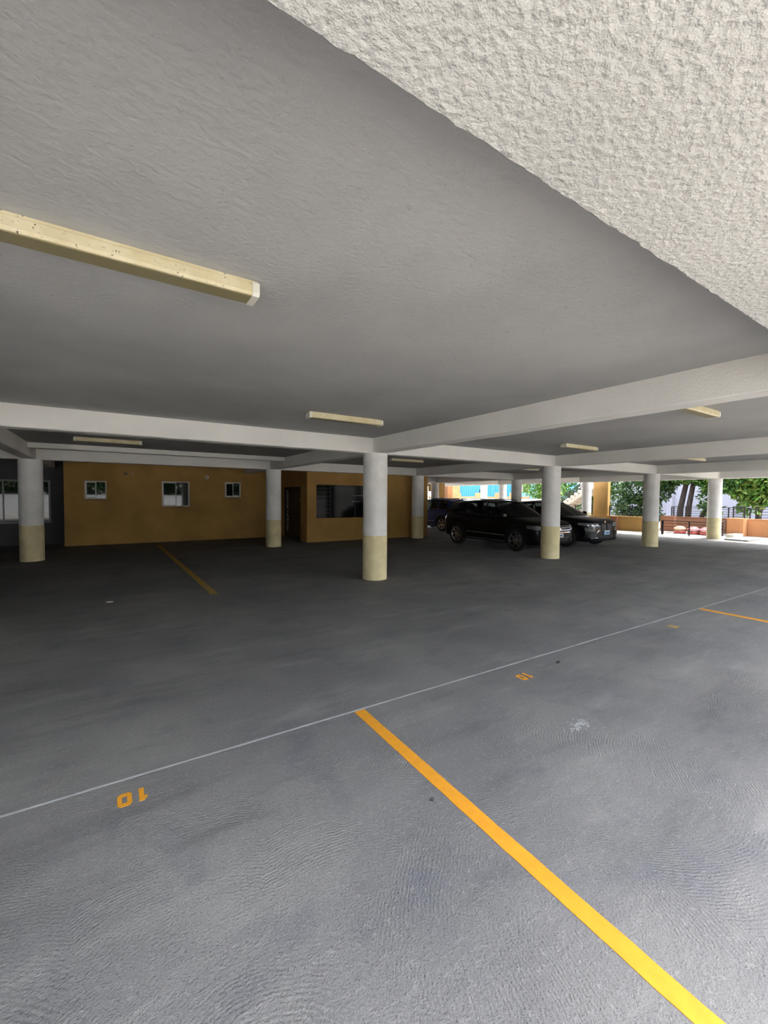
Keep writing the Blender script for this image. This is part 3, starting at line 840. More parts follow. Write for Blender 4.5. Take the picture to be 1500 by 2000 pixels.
def suv_details(decal, t, P, hit):
    F = 2.1
    # grille with chrome bars
    g = decal('grille', 'x', 1, [(-0.52, 0.60), (0.52, 0.60), (0.56, 0.82), (-0.56, 0.82)], M['trim'], 0.012, 0.03, 10, 4)
    for z in (0.63, 0.70, 0.77, 0.82): decal('grille_bar', 'x', 1, [(-0.54, z - 0.012), (0.54, z - 0.012), (0.54, z + 0.012), (-0.54, z + 0.012)], M['chrome'], 0.028, 0.0, 12, 1, g, 'chrome bar')
    MB().lathe([(0.001, 0.02), (0.05, 0.02), (0.058, 0.0), (0.05, -0.03)], 20, c=(0, 0, 0), axis='x').build('badge', M['chrome'], t).location = ((hit('x', 1, 0, 0.72) or Vector((2.2, 0, 0))).x + 0.03, 0, 0.72)
    for s in (-1, 1):
        hl = decal('headlight', 'x', 1, [(s * 0.57, 0.69), (s * 0.86, 0.72), (s * 0.89, 0.84), (s * 0.58, 0.81)], M['lens'], 0.012, 0.03, 8, 3)
        decal('headlight_trim', 'x', 1, [(s * 0.56, 0.805), (s * 0.88, 0.835), (s * 0.89, 0.85), (s * 0.56, 0.82)], M['chrome'], 0.022, 0.0, 8, 1, hl)
        for y in (0.64, 0.76): decal('projector', 'x', 1, [(s * (y - 0.03), 0.725), (s * (y + 0.03), 0.73), (s * (y + 0.03), 0.78), (s * (y - 0.03), 0.775)], M['chrome'], 0.02, 0.0, 2, 2, hl)
        decal('headlight_side', 'y', s, [(1.78, 0.75), (2.06, 0.72), (2.07, 0.84), (1.74, 0.84)], M['lens'], 0.010, 0.02, 6, 2, hl)
        fg = decal('fog_light', 'x', 1, [(s * 0.62, 0.40), (s * 0.80, 0.42), (s * 0.80, 0.50), (s * 0.62, 0.48)], M['trim'], 0.01, 0.02, 4, 2)
        decal('fog_trim', 'x', 1, [(s * 0.58, 0.35), (s * 0.80, 0.36), (s * 0.80, 0.39), (s * 0.58, 0.38)], M['chrome'], 0.018, 0.0, 4, 1, fg)
        decal('tail_light', 'x', -1, [(s * 0.55, 0.85), (s * 0.86, 0.85), (s * 0.85, 1.0), (s * 0.60, 0.98)], M['taillight'], 0.014, 0.03, 5, 2)
        decal('sill_trim', 'y', s, [(-0.95, 0.50), (0.92, 0.47), (0.92, 0.495), (-0.95, 0.525)], M['steel'], 0.012, 0.01, 14, 1)
        decal('sill_trim', 'y', s, [(-0.95, 0.30), (0.92, 0.28), (0.92, 0.30), (-0.95, 0.32)], M['steel'], 0.014, 0.02, 14, 1)
        for x in (0.16, -0.80): decal('door_handle', 'y', s, [(x - 0.09, 0.90), (x + 0.09, 0.89), (x + 0.09, 0.92), (x - 0.09, 0.93)], M['chrome'] if P.get('chrome_handle') else P['paint'], 0.03, 0.0, 4, 1)
        for x0, x1 in ((0.98, 0.94), (0.0, -0.02), (-0.98, -0.9)): decal('door_seam', 'y', s, [(x0, 0.42), (x0 + 0.012, 0.42), (x1 + 0.012, 1.0), (x1, 1.0)], M['trim'], 0.002, 0.01, 1, 8)
        zr = 1.575
        MB().tube([(0.15, s * 0.60, zr), (0.02, s * 0.605, zr + 0.055), (-0.7, s * 0.61, zr + 0.065), (-1.45, s * 0.60, zr + 0.05), (-1.6, s * 0.595, zr - 0.01)], 0.014, 8).build('roof_rail', M['trim'], t)
    decal('lower_intake', 'x', 1, [(-0.50, 0.37), (0.50, 0.37), (0.54, 0.50), (-0.54, 0.50)], M['trim'], 0.01, 0.03, 8, 2)
    decal('bumper_trim', 'x', 1, [(-0.48, 0.33), (0.48, 0.33), (0.48, 0.352), (-0.48, 0.352)], M['chrome'], 0.016, 0.0, 8, 1)
    pl = decal('number_plate', 'x', 1, [(-0.16, 0.48), (0.16, 0.48), (0.16, 0.60), (-0.16, 0.60)], M['plate_w'], 0.045, 0.0, 2, 1)
    decal('plate_print', 'x', 1, [(-0.11, 0.515), (0.11, 0.515), (0.11, 0.56), (-0.11, 0.56)], M['platedark'], 0.047, -0.04, 2, 1, pl)

def coupe_details(decal, t, P, hit):
    for s in (-1, 1):
        g = decal('grille', 'x', 1, [(s * 0.03, 0.58), (s * 0.28, 0.58), (s * 0.32, 0.84), (s * 0.03, 0.84)], M['trim'], 0.014, 0.03, 5, 4)
        for k in range(5):
            y = 0.06 + k * 0.05; decal('grille_slat', 'x', 1, [(s * y, 0.60), (s * (y + 0.012), 0.60), (s * (y + 0.014), 0.82), (s * (y + 0.002), 0.82)], M['greyalu'], 0.026, 0.0, 1, 4, g)
        for z in (0.575, 0.84): decal('grille_surround', 'x', 1, [(s * 0.02, z - 0.01), (s * 0.31, z - 0.01), (s * 0.31, z + 0.01), (s * 0.02, z + 0.01)], M['black'], 0.024, 0.0, 5, 1, g)
        hl = decal('headlight', 'x', 1, [(s * 0.42, 0.74), (s * 0.90, 0.77), (s * 0.92, 0.87), (s * 0.44, 0.85)], M['lens'], 0.010, 0.03, 8, 3)
        for y in (0.56, 0.74): decal('projector', 'x', 1, [(s * (y - 0.05), 0.765), (s * (y + 0.04), 0.77), (s * (y + 0.04), 0.83), (s * (y - 0.05), 0.825)], M['chrome'], 0.018, 0.0, 2, 2, hl)
        decal('headlight_side', 'y', s, [(1.95, 0.79), (2.20, 0.77), (2.20, 0.865), (1.92, 0.86)], M['lens'], 0.010, 0.02, 6, 2, hl)
        intake = decal('air_intake', 'x', 1, [(s * 0.50, 0.36), (s * 0.86, 0.38), (s * 0.84, 0.60), (s * 0.56, 0.56)], M['trim'], 0.010, 0.03, 6, 3)
        decal('intake_blade', 'x', 1, [(s * 0.46, 0.60), (s * 0.62, 0.50), (s * 0.64, 0.53), (s * 0.47, 0.635)], M['chrome'], 0.025, 0.0, 4, 1, intake)
        decal('intake_blade', 'x', 1, [(s * 0.48, 0.36), (s * 0.80, 0.345), (s * 0.80, 0.36), (s * 0.48, 0.375)], M['chrome'], 0.020, 0.0, 4, 1, intake)
        decal('tail_light', 'x', -1, [(s * 0.40, 0.88), (s * 0.88, 0.88), (s * 0.86, 0.97), (s * 0.42, 0.95)], M['taillight'], 0.014, 0.03, 5, 2)
        for x in (0.10, -0.82): decal('door_handle', 'y', s, [(x - 0.09, 0.90), (x + 0.09, 0.89), (x + 0.09, 0.92), (x - 0.09, 0.93)], P['paint'], 0.03, 0.0, 4, 1)
        for x0, x1 in ((0.98, 0.94), (-0.04, -0.06), (-1.02, -0.94)): decal('door_seam', 'y', s, [(x0, 0.40), (x0 + 0.012, 0.40), (x1 + 0.012, 1.0), (x1, 1.0)], M['trim'], 0.002, 0.01, 1, 8)
        decal('sill_trim', 'y', s, [(-0.98, 0.28), (0.95, 0.27), (0.95, 0.30), (-0.98, 0.31)], M['trim'], 0.014, 0.02, 14, 1)
        decal('hood_crease', 'x', 1, [(s * 0.30, 0.90), (s * 0.33, 0.90), (s * 0.36, 0.93), (s * 0.33, 0.93)], P['paint'], 0.006, 0.0, 2, 2)
    MB().lathe([(0.001, 0.012), (0.035, 0.012), (0.042, 0.0), (0.035, -0.03)], 20, axis='x').build('badge', M['chrome'], t).location = ((hit('x', 1, 0, 0.895) or Vector((2.3, 0, 0))).x + 0.02, 0, 0.895)
    decal('lower_intake', 'x', 1, [(-0.44, 0.30), (0.44, 0.30), (0.46, 0.44), (-0.46, 0.44)], M['trim'], 0.01, 0.03, 8, 2)
    pl = decal('number_plate', 'x', 1, [(-0.155, 0.46), (0.155, 0.46), (0.155, 0.605), (-0.155, 0.605)], M['plate_b'], 0.04, 0.0, 2, 1)
    decal('plate_print', 'x', 1, [(-0.11, 0.51), (0.11, 0.51), (0.11, 0.55), (-0.11, 0.55)], M['platedark'], 0.042, -0.036, 2, 1, pl)
    decal('plate_header', 'x', 1, [(-0.14, 0.57), (0.14, 0.57), (0.14, 0.60), (-0.14, 0.60)], M['plate_w'], 0.042, -0.036, 2, 1, pl)

def blue_details(decal, t, P, hit):
    suv_details(decal, t, P, hit)
    for s in (-1, 1):
        decal('bumper_reflector', 'x', -1, [(s * 0.60, 0.50), (s * 0.82, 0.50), (s * 0.82, 0.54), (s * 0.60, 0.54)], M['taillight'], 0.012, 0.01, 4, 1)
        decal('exhaust_trim', 'x', -1, [(s * 0.45, 0.34), (s * 0.70, 0.34), (s * 0.70, 0.40), (s * 0.45, 0.40)], M['chrome'], 0.02, 0.01, 4, 1)

SUV = dict(paint=M['carblack'], wb=2.70, r=0.365, W=0.945, rimstyle='seven', crown=0.055, seatx=0.10,
           stations=[(2.27, 0.66, 0.72, 0.66, 0.36), (2.20, 0.80, 0.86, 0.80, 0.27), (2.05, 0.89, 0.97, 0.90, 0.23), (1.70, 0.94, 1.03, 0.95, 0.22), (1.30, 0.945, 1.075, 0.98, 0.22),
                     (0.95, 0.945, 1.09, 1.00, 0.22), (0.4, 0.945, 1.06, 1.02, 0.22), (-0.6, 0.945, 1.07, 1.03, 0.22), (-1.5, 0.945, 1.10, 1.06, 0.24), (-1.95, 0.91, 1.11, 1.05, 0.27),
                     (-2.10, 0.84, 1.08, 1.01, 0.30), (-2.17, 0.70, 1.00, 0.93, 0.38)],
           belt=[(-2.2, 1.13, 0.82), (-1.5, 1.11, 0.86), (0.0, 1.07, 0.875), (1.15, 1.06, 0.86)],
           roof=[(-1.80, 1.49, 0.58, 0), (-1.2, 1.55, 0.62, 0), (-0.4, 1.58, 0.64, 0), (0.30, 1.53, 0.62, 0)],
           lines=[(1.15, 0.30), (1.03, 0.20), (0.03, 0.0), (-0.06, -0.08), (-0.96, -0.90), (-1.05, -1.0), (-1.72, -1.50), (-2.10, -1.80)], kinds='pwpwpwp', details=suv_details, rearq=0.3)
COUPE = dict(paint=M['carnavy'], wb=2.97, r=0.385, W=0.99, rimstyle='five', crown=0.05, seatx=0.15,
             stations=[(2.40, 0.62, 0.78, 0.72, 0.32), (2.34, 0.82, 0.90, 0.84, 0.24), (2.18, 0.93, 0.985, 0.91, 0.21), (1.75, 0.985, 1.05, 0.96, 0.21), (1.3, 0.99, 1.09, 0.985, 0.21),
                       (0.95, 0.99, 1.10, 1.01, 0.21), (0.4, 0.985, 1.07, 1.03, 0.21), (-0.6, 0.985, 1.08, 1.04, 0.21), (-1.5, 0.99, 1.12, 1.06, 0.23), (-2.05, 0.95, 1.13, 1.06, 0.27),
                       (-2.28, 0.88, 1.10, 1.03, 0.30), (-2.36, 0.72, 1.02, 0.95, 0.40)],
             belt=[(-2.3, 1.14, 0.84), (-1.5, 1.12, 0.88), (0.0, 1.08, 0.90), (1.2, 1.07, 0.88)],
             roof=[(-1.55, 1.42, 0.54, 0), (-0.9, 1.52, 0.60, 0), (-0.2, 1.565, 0.63, 0), (0.32, 1.52, 0.61, 0)],
             lines=[(1.22, 0.34), (1.10, 0.24), (0.0, -0.05), (-0.09, -0.13), (-1.02, -1.0), (-1.1, -1.08), (-1.6, -1.35), (-2.15, -1.55)], kinds='pwpwpwp', details=coupe_details, rearq=0.12)
BLUE = dict(SUV); BLUE.update(paint=M['carblue'], details=blue_details, rimstyle='five', r=0.365,
            roof=[(-1.70, 1.50, 0.58, 0), (-1.2, 1.58, 0.62, 0), (-0.4, 1.61, 0.64, 0), (0.30, 1.55, 0.62, 0)])
make_car('suv', 'black SUV with chrome grille bars parked behind the column', (7.03, 2.79, 0), -math.pi / 2, SUV)
make_car('coupe_suv', 'low blue-black car with sloping roof and pale blue plate', (9.64, 2.90, 0), -math.pi / 2, COUPE)
make_car('blue_car', 'deep blue car half hidden behind the kiosk corner', (10.06, 9.85, 0), math.pi / 2, BLUE)

# ------------------------------------------------------------------ right side: piers, low walls, railings
def pier(name, label, b, m, cat='pier', cap=True, group=None):
    t = thing(name, label, cat, ((b[0] + b[1]) / 2, (b[2] + b[3]) / 2, b[4]), group=group)
    w, d, h = (b[1] - b[0]) / 2, (b[3] - b[2]) / 2, b[5] - b[4]
    MB().box(-w, w, -d, d, 0, h).build('shaft', m, t, bevel=0.01)
    if cap: MB().box(-w - 0.03, w + 0.03, -d - 0.03, d + 0.03, h - 0.07, h + 0.0).build('cap', m, t, bevel=0.008)
    return t
pier('pier', 'tall ochre pier standing behind the low dark car', (18.3, 18.54, 5.27, 6.10, 0, S + 0.05), M['orange'], cap=False)
def low_wall(label, b, m, name='low_wall'):
    t = thing(name, label, 'wall', ((b[0] + b[1]) / 2, (b[2] + b[3]) / 2, 0), group='low garden walls')
    w, d, h = (b[1] - b[0]) / 2, (b[3] - b[2]) / 2, b[4]
    MB().box(-w, w, -d, d, 0, h - 0.05).build('wall_body', m, t)
    MB().box(-w - 0.02, w + 0.02, -d - 0.02, d + 0.02, h - 0.05, h).build('coping', m, t, bevel=0.01)
    return t
low_wall('low ochre wall between the tall pier and the right columns', (18.3, 18.5, 3.0, 5.26, 0.76), M['orange'])
low_wall('low ochre wall running left from the tall pier', (18.3, 18.5, 6.11, 9.5, 0.76), M['orange'])
pier('wall_pilaster', 'brown pilaster on the low wall beside the tall pier', (18.13, 18.29, 4.66, 5.0, 0, 0.74), M['brown'], 'pilaster', cap=False)
pier('wall_pilaster', 'brown pilaster behind the left end of the black barrier', (20.0, 20.4, 2.72, 3.35, 0, 0.80), M['brown'], 'pilaster', cap=False)
low_wall('reddish low wall behind the black barrier', (21.3, 21.5, -0.1, 3.5, 0.74), M['brown'])
pier('wall_pilaster', 'sunlit terracotta pilaster at the corner of the right wall', (19.62, 20.22, -0.28, 0.35, 0, 0.82), M['terra'], 'pilaster', cap=False)
low_wall('long terracotta wall at the right edge', (20.1, 20.3, -14.0, -0.29, 0.80), M['terra'])
low_wall('short terracotta wall joining the corner pilaster', (20.23, 21.5, -0.1, 0.1, 0.76), M['terra'])

def railing(label, a, b, z0, z1, nr, posts, grp='black garden railings', cat='railing'):
    a = Vector(a); b = Vector(b); t = thing('railing', label, cat, (a.x, a.y, z0), group=grp)
    d = b - a; h = z1 - z0
    MB().bar((0, 0, h), (d.x, d.y, h), 0.045, 0.03).build('top_rail', M['black'], t)
    for k in range(nr):
        z = h * (k + 0.6) / (nr + 0.4); MB().bar((0, 0, z), (d.x, d.y, z), 0.022).build('rail', M['black'], t)
    for p in posts:
        x, y = d.x * p, d.y * p; MB().box(x - 0.022, x + 0.022, y - 0.022, y + 0.022, 0, h).build('post', M['black'], t)
    return t
railing('black railing on the low ochre wall right of the tall pier', (18.4, 3.05), (18.4, 5.2), 0.76, 1.30, 4, (0, 0.5, 1))
railing('black railing on the low ochre wall left of the tall pier', (18.4, 6.15), (18.4, 9.4), 0.76, 1.30, 4, (0, 0.33, 0.66, 1))
railing('black railing on the reddish wall before the tree trunks', (21.4, 0.0), (21.4, 3.4), 0.74, 1.28, 4, (0, 0.25, 0.5, 0.8, 0.97, 1))
railing('black railing on the terracotta wall at the right edge', (20.2, -12.0), (20.2, -0.55), 0.80, 1.36, 4, (0, 0.2, 0.4, 0.6, 0.8, 0.96, 1))
railing('short black railing above the corner pilaster', (20.0, -0.2), (20.25, 0.3), 0.82, 1.36, 4, (0, 1))
railing('low black barrier before the rounded pink bundles', (17.6, -0.05), (17.6, 2.22), 0.0, 0.66, 4, (0, 0.5, 0.98, 1), cat='barrier')
railing('low black barrier turning back behind the rightmost column', (17.65, -0.0), (20.4, 0.60), 0.0, 0.66, 4, (0, 0.5, 1), cat='barrier')
pier('kerb', 'pale low kerb beside the corner pilaster', (18.4, 19.55, -0.30, -0.02, 0, 0.14), M['ground'], 'kerb', cap=False)
t = thing('access_cover', 'pale grey raised lid on the sunlit floor at the right', 'lid', (17.75, -0.85, 0))
MB().box(-0.85, 0.85, -0.38, 0.38, 0.0, 0.035).build('frame', M['greyalu'], t)
MB().box(-0.88, 0.88, -0.40, 0.40, 0.035, 0.065).build('lid', M['lid'], t, bevel=0.006)
MB().bar((-0.2, 0, 0.07), (0.2, 0, 0.07), 0.03, 0.02).build('handle', M['steel'], t)

def bundle(v, m, label):
    t = thing('bundle', label, 'bundle', (19.0, v, 0), group='rounded bundles behind the barrier')
    def dome(z0, rx, ry, h, n=20, k=6):
        return [[(rx * math.cos(p) * math.cos(2 * math.pi * j / n), ry * math.cos(p) * math.sin(2 * math.pi * j / n), z0 + h * math.sin(p)) for j in range(n)] for p in (math.pi / 2 * i / k * 0.98 for i in range(k + 1))]
    MB().rings([[(0.32 * s * math.cos(a), 0.235 * s * math.sin(a), z) for a in (2 * math.pi * j / 20 for j in range(20))] for s, z in ((0.9, 0), (1.05, 0.04), (1.05, 0.10), (0.95, 0.14))]).build('base', M['red'], t, smooth=False, label='dark red base')
    MB().rings([[(0.27 * s * math.cos(a), 0.19 * s * math.sin(a), z) for a in (2 * math.pi * j / 20 for j in range(20))] for s, z in ((1, 0.14), (1.02, 0.2), (0.9, 0.24))]).build('middle', M['whiteplastic'], t, label='white middle')
    MB().rings(dome(0.215, 0.34, 0.245, 0.15)).build('top', m, t, smooth=True)
    return t
bundle(2.02, M['peach'], 'rounded orange bundle with red base, leftmost of three behind the barrier')
bundle(1.43, M['pink'], 'rounded pink bundle with red base, middle of three behind the barrier')
bundle(0.92, M['pink'], 'rounded pink bundle with red base, rightmost of three behind the barrier')

# ------------------------------------------------------------------ outdoor stair
t = thing('outdoor_stair', 'pale outdoor stair with black railing rising behind the cars', 'stair', (20.0, 6.9, 0))
ns = 17; run, rise = 0.245, 0.171
for k in range(ns):
    y = (ns - 1 - k) * run; z = (k + 1) * rise
    MB().box(0.0, 1.2, y - 0.02, y + run, z - rise - 0.02, z).build('step', M['pale'], t)
for x in (0.02, 1.08):
    mb = MB(); ztop = ns * rise; ly = ns * run
    mb.rings([[(x, ly + 0.1, -0.02), (x + 0.1, ly + 0.1, -0.02), (x + 0.1, ly + 0.1, 0.02), (x, ly + 0.1, 0.02)],
              [(x, ly - 0.25, -0.15 + 0.15), (x + 0.1, ly - 0.25, 0.0), (x + 0.1, ly - 0.25, 0.16), (x, ly - 0.25, 0.16)],
              [(x, -0.05, ztop - 0.42), (x + 0.1, -0.05, ztop - 0.42), (x + 0.1, -0.05, ztop - 0.13), (x, -0.05, ztop - 0.13)]])
    mb.build('stringer', M['pale'], t)
for k in range(2, ns, 4):
    y = (ns - 1 - k) * run + 0.1; z = (k + 1) * rise; MB().box(1.11, 1.165, y - 0.028, y + 0.028, z, z + 0.95).build('rail_post', M['black'], t)
for hgt in (0.2, 0.35, 0.5, 0.65, 0.8, 0.95):
    MB().bar((1.137, ns * run - 0.2, rise + hgt), (1.137, 0.1, ns * rise + hgt), 0.045).build('stair_rail', M['black'], t)

# ------------------------------------------------------------------ far exit: piers, ramp, parapet, blue shed
pier('pier', 'ochre pier beside the column behind the blue car', (14.52, 14.95, 14.9, 15.4, 0, S - 0.002), M['orange'], cap=False)
t = thing('pier', 'brown and orange corner pier at the far exit', 'pier', (18.75, 18.6, 0))
MB().box(-0.25, 0.55, -0.6, 0.0, 0, S + 0.5).build('shaft', M['terra'], t)
MB().box(-0.25, 0.55, 0.0, 1.0, 0, S + 0.5).build('recess', M['brown'], t)
t = thing('board', 'small orange board on a thin white post beside the kiosk corner', 'sign', (12.86, 14.0, 0))
MB().box(-0.02, 0.02, -0.02, 0.02, 0, 2.1).build('post', M['whiteplastic'], t)
MB().box(-0.14, 0.14, -0.035, -0.021, 2.08, 2.56).build('board_face', M['orange'], t)
ramp = MB().rings([[(19.6, 12.0, -0.02), (28.6, 12.0, -0.02), (28.6, 12.0, 1.60), (27.0, 12.0, 1.58)], [(19.6, 60, -0.02), (28.6, 60, -0.02), (28.6, 60, 1.60), (27.0, 60, 1.58)]]).build('ramp', M['ground'])
tag(ramp, 'pale sunlit ramp rising beyond the far exit', 'ramp')
def parapet():
    t = thing('parapet', 'low orange parapet with square piers before the blue shed', 'wall', (28.0, 28, 1.602))
    MB().box(-0.1, 0.1, -10, 12, 0, 0.20).build('wall_body', M['terra'], t)
    for y in (-8.2, -6.3, -3.6, -0.4, 3.2, 7.0): MB().box(-0.22, 0.22, y - 0.3, y + 0.3, 0, 0.58).build('parapet_pier', M['terra'], t)
parapet()
t = thing('blue_shed', 'bright blue corrugated metal shed beyond the ramp', 'building', (34, 30, 0))
def corr(y0, y1, z0, z1, pitch, dep):
    mb = MB(); pts = []; y = y0
    while y < y1:
        for dy, x in ((0, 0), (0.35, 0), (0.5, -dep), (0.85, -dep)): pts.append((x, min(y1, y + dy * pitch)))
        y += pitch
    n = len(pts)
    for k in range(n - 1):
        (x0, a), (x1, b) = pts[k], pts[k + 1]
        if b > a: mb.poly([(x0, a, z0), (x1, b, z0), (x1, b, z1), (x0, a, z1)])
    return mb
for y in range(-6, 9, 3): corr(y, y + 3, 0, 7, 0.38, 0.05).build('wall_sheet', M['blue'], t, fix=False)
corr(-8.2, -6, 0, 4.6, 0.5, 0.06).build('wall_sheet', M['lightblue'], t, fix=False)
MB().box(0.03, 8, -8, 9, 0, 7.0).build('wall_core', M['blue'], t)
MB().box(-0.4, 8.4, -8.4, 9.4, 7.0, 7.2).build('roof', M['steel'], t)
for y0, y1, z0, z1 in ((-7.1, -6.3, 2.3, 3.6), (3.6, 4.5, 1.9, 3.7)):
    w = MB(); w.box(-0.14, -0.04, y0, y1, z0, z0 + 0.1); w.box(-0.14, -0.04, y0, y1, z1 - 0.1, z1); w.box(-0.14, -0.04, y0, y0 + 0.22, z0, z1); w.box(-0.14, -0.04, y1 - 0.22, y1, z0, z1)
    wf = w.build('window', M['whiteplastic'], t); MB().box(-0.1, -0.07, y0 + 0.22, y1 - 0.22, z0 + 0.1, z1 - 0.1).build('pane', M['glass'], wf)
MB().tube([(-0.12, 0.0, 1.5), (-0.12, 0.0, 2.7)], 0.05).build('drain_pipe', M['black'], t)

# ------------------------------------------------------------------ neighbour building, boundary wall behind the camera
t = thing('neighbour_building', 'pale lavender plastered building behind the trees', 'building', (31, 2, 0))
MB().box(0, 6, -30, 11, -0.3, 11).build('wall', M['lav'], t)
for y in (-4.0, 5.5): MB().box(-0.18, 0.0, y - 0.2, y + 0.2, -0.3, 11).build('wall_rib', M['lav'], t)
for y, z in ((-9, 3.4), (2.0, 3.6), (8.5, 3.4)):
    f = MB().box(-0.05, 0.0, y - 0.8, y + 0.8, z, z + 1.4).build('window', M['greyalu'], t); MB().box(-0.06, -0.05, y - 0.7, y + 0.7, z + 0.1, z + 1.3).build('pane', M['glass'], f)
t = thing('boundary_wall', 'white boundary wall across the yard, seen in the window reflections', 'wall', (-2, -21, 0), math.radians(-28))
MB().box(-26, 26, -0.1, 0.1, 0, 1.60).build('wall_body', M['whitewall'], t)
MB().box(-26, 26, -0.14, 0.14, 1.60, 1.68).build('coping', M['whitewall'], t)

# ------------------------------------------------------------------ trees and shrubs
def leaf_cloud(mb, blobs, n, size, rnd):
    tot = sum(b[3] * b[4] * b[5] for b in blobs)
    for b in blobs:
        k = int(n * (b[3] * b[4] * b[5]) / tot)
        for _ in range(k):
            while True:
                p = Vector((rnd.uniform(-1, 1), rnd.uniform(-1, 1), rnd.uniform(-1, 1)))
                if 0.25 < p.length < 1: break
            p = p.normalized() * (p.length ** 0.5)
            c = Vector((b[0] + p.x * b[3], b[1] + p.y * b[4], b[2] + p.z * b[5]))
            d = Vector((rnd.gauss(0, 1), rnd.gauss(0, 1), rnd.gauss(-0.3, 0.7))).normalized()
            s = d.cross(Vector((rnd.gauss(0, 0.5), rnd.gauss(0, 0.5), 1))).normalized(); nrm = s.cross(d)
            L = size * rnd.uniform(0.7, 1.4); w = L * 0.26
            i = len(mb.v)
            mb.v += [tuple(c), tuple(c + d * L * 0.5 + s * w - nrm * L * 0.05), tuple(c + d * L - nrm * L * 0.16), tuple(c + d * L * 0.5 - s * w - nrm * L * 0.05), tuple(c + d * L * 0.5 + nrm * L * 0.04)]
            mb.f += [(i, i + 1, i + 4), (i + 1, i + 2, i + 4), (i + 2, i + 3, i + 4), (i + 3, i, i + 4)]; mb.m += [0] * 4
def tree(label, base, trunks, blobs, nleaf, size, lm, seed, group='garden trees', name='tree', cat='tree'):
    rnd = random.Random(seed); t = thing(name, label, cat, base, group=group)
    for pts, r0, r1 in trunks:
        n = len(pts); MB().tube(pts, [lerp(r0, r1, k / (n - 1)) for k in range(n)], 9).build('trunk', M['bark'], t, smooth=True)
        top = Vector(pts[-1])
        for b in blobs[:5]:
            e = Vector(b[:3]); q = (top + e) / 2 + Vector((rnd.uniform(-.2, .2), rnd.uniform(-.2, .2), 0.1)); st = Vector(pts[-2])
            MB().tube([st, q, e], [r1 * 0.9, r1 * 0.6, r1 * 0.2], 6).build('branch', M['bark'], t, smooth=True)
    mb = MB(); leaf_cloud(mb, blobs, nleaf, size, rnd); mb.build('foliage', lm, t, kind='stuff', fix=False)
    return t
tree('broad tree with two dark leaning trunks behind the reddish wall', (22.4, 3.1, 0),
     [([(0, 0.35, 0), (0, 0.28, 1.2), (0.05, 0.05, 2.6), (0.1, 0.0, 3.6)], 0.17, 0.10), ([(0.15, 0.0, 0), (0.1, -0.1, 1.3), (0.1, -0.3, 2.8), (0.1, -0.35, 3.8)], 0.16, 0.09)],
     [(0, 0.3, 3.5, 1.6, 1.6, 0.9), (-0.4, -1.0, 3.1, 1.0, 1.0, 0.6), (0.2, 1.6, 3.0, 1.1, 1.2, 0.8), (0, 0.0, 4.4, 1.5, 1.5, 0.7), (0.4, -1.2, 2.5, 0.6, 0.6, 0.4)], 5200, 0.26, M['leaf'], 11)
tree('slim leaning tree left of the rightmost column', (22.0, 2.2, 0), [([(0, 0.1, 0), (0, 0.0, 0.8), (0, -0.4, 1.7), (0, -0.75, 2.6)], 0.13, 0.07)],
     [(0, -0.6, 2.6, 0.8, 0.8, 0.6), (0.1, -0.2, 1.7, 0.4, 0.45, 0.6), (0, -1.0, 3.2, 1.2, 1.2, 0.7), (-.1, -0.5, 1.2, 0.35, 0.4, 0.35)], 2600, 0.24, M['leaf'], 12)
tree('light green broad-leaved tree right of the rightmost column', (23.2, 0.2, 0), [([(0, 0, 0), (0, -0.05, 1.0), (0.05, -0.3, 2.0), (0, -0.6, 2.9)], 0.13, 0.07)],
     [(0, -0.4, 2.7, 1.0, 1.3, 0.7), (0.0, -0.3, 1.95, 0.7, 0.7, 0.5), (-0.3, -1.4, 2.3, 0.7, 0.6, 0.45), (0, 0.5, 2.4, 0.9, 0.8, 0.7), (0, -0.2, 3.5, 1.3, 1.4, 0.6), (-0.2, 0.3, 1.4, 0.5, 0.5, 0.4)], 4600, 0.30, M['leafb'], 13)
tree('dense dark green tree behind the railing beside the tall pier', (22.3, 5.0, 0), [([(0, 0, 0), (0, 0.1, 1.0), (0.05, -0.1, 2.0), (0.1, 0, 3.0)], 0.14, 0.08), ([(0, 0.1, 0.2), (0, 0.5, 1.2), (0.1, 1.1, 2.3)], 0.09, 0.04)],
     [(0, 0.2, 2.3, 0.9, 1.5, 1.0), (-0.1, 0.6, 1.3, 0.8, 1.3, 0.7), (0, -0.6, 2.9, 0.9, 1.0, 0.8), (0, 0, 3.7, 1.2, 1.5, 0.7), (0, 0.5, 0.7, 0.7, 1.4, 0.5)], 7000, 0.19, M['leafd'], 14)
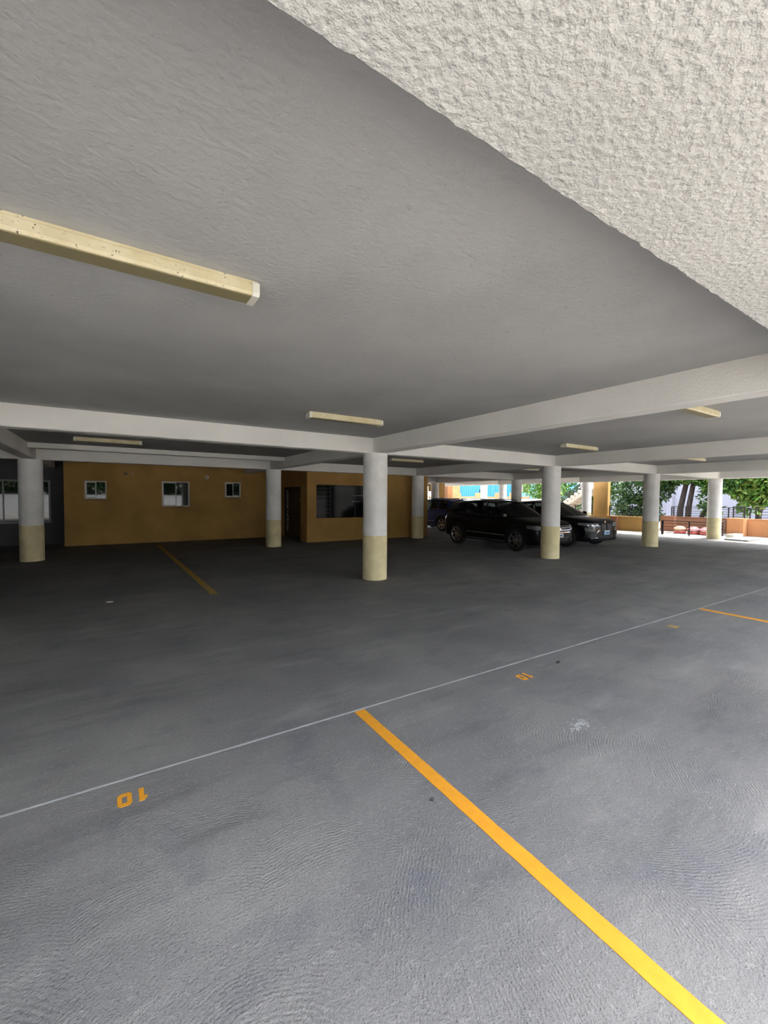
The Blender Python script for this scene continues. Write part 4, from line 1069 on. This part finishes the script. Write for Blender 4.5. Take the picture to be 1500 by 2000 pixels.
tree('leafy green tree behind the outdoor stair', (23.5, 9.3, 0), [([(0, 0, 0), (0, 0, 1.2), (0.1, 0.1, 2.4)], 0.14, 0.08)],
     [(0, 0, 2.6, 1.2, 2.4, 1.1), (0, 0.8, 1.4, 1.0, 2.0, 0.8), (0, -1.2, 1.6, 0.9, 1.4, 0.9), (0, 0, 4.0, 1.8, 2.4, 1.0)], 6500, 0.22, M['leaf'], 15)
tree('bright green tree beside the blue shed', (30.2, 18.6, 0), [([(0, 0, 0), (0, 0, 1.6), (0.1, 0.1, 3.0)], 0.16, 0.09)],
     [(0, 0, 3.0, 1.5, 1.6, 1.4), (0, -1.4, 2.6, 1.4, 1.4, 1.2), (0, 0.2, 4.6, 1.8, 2.0, 1.3)], 4600, 0.28, M['leafb'], 16)
for k, (u, v, hgt, lab) in enumerate(((21.2, -1.6, 0.95, 'fresh green shrub behind the terracotta wall, by the corner pilaster'), (21.4, -3.2, 0.85, 'fresh green shrub behind the terracotta wall, second from the corner pilaster'), (20.95, -4.6, 0.9, 'fresh green shrub farthest right behind the terracotta wall'))):
    tree(lab, (u, v, 0), [([(0, 0, 0), (0.02, 0, hgt * 0.5), (0, 0.02, hgt)], 0.03, 0.015)], [(0, 0, hgt, 0.4, 0.5, 0.4), (0, 0.2, hgt + 0.25, 0.3, 0.35, 0.3)], 650, 0.22, M['leafb'], 30 + k, 'garden shrubs', 'shrub', 'shrub')
for k, (u, v) in enumerate(((-17, -15), (-9.5, -20.5), (-1, -25.5), (8, -30), (17.5, -35))):
    tree(['first', 'second', 'third', 'fourth', 'fifth'][k] + ' tree from the left over the boundary wall behind the camera', (u, v, 0),
         [([(0, 0, 0), (0.1, 0, 1.8), (0, 0.1, 3.2)], 0.2, 0.12)], [(0, 0, 4.4, 3.6, 2.4, 2.2), (2.6, -1.2, 3.0, 2.4, 1.5, 1.5), (-2.8, 1.2, 3.2, 2.4, 1.5, 1.6), (0, 0, 2.2, 3.4, 1.2, 0.9)], 5200, 0.5, M['leafd'], 40 + k)
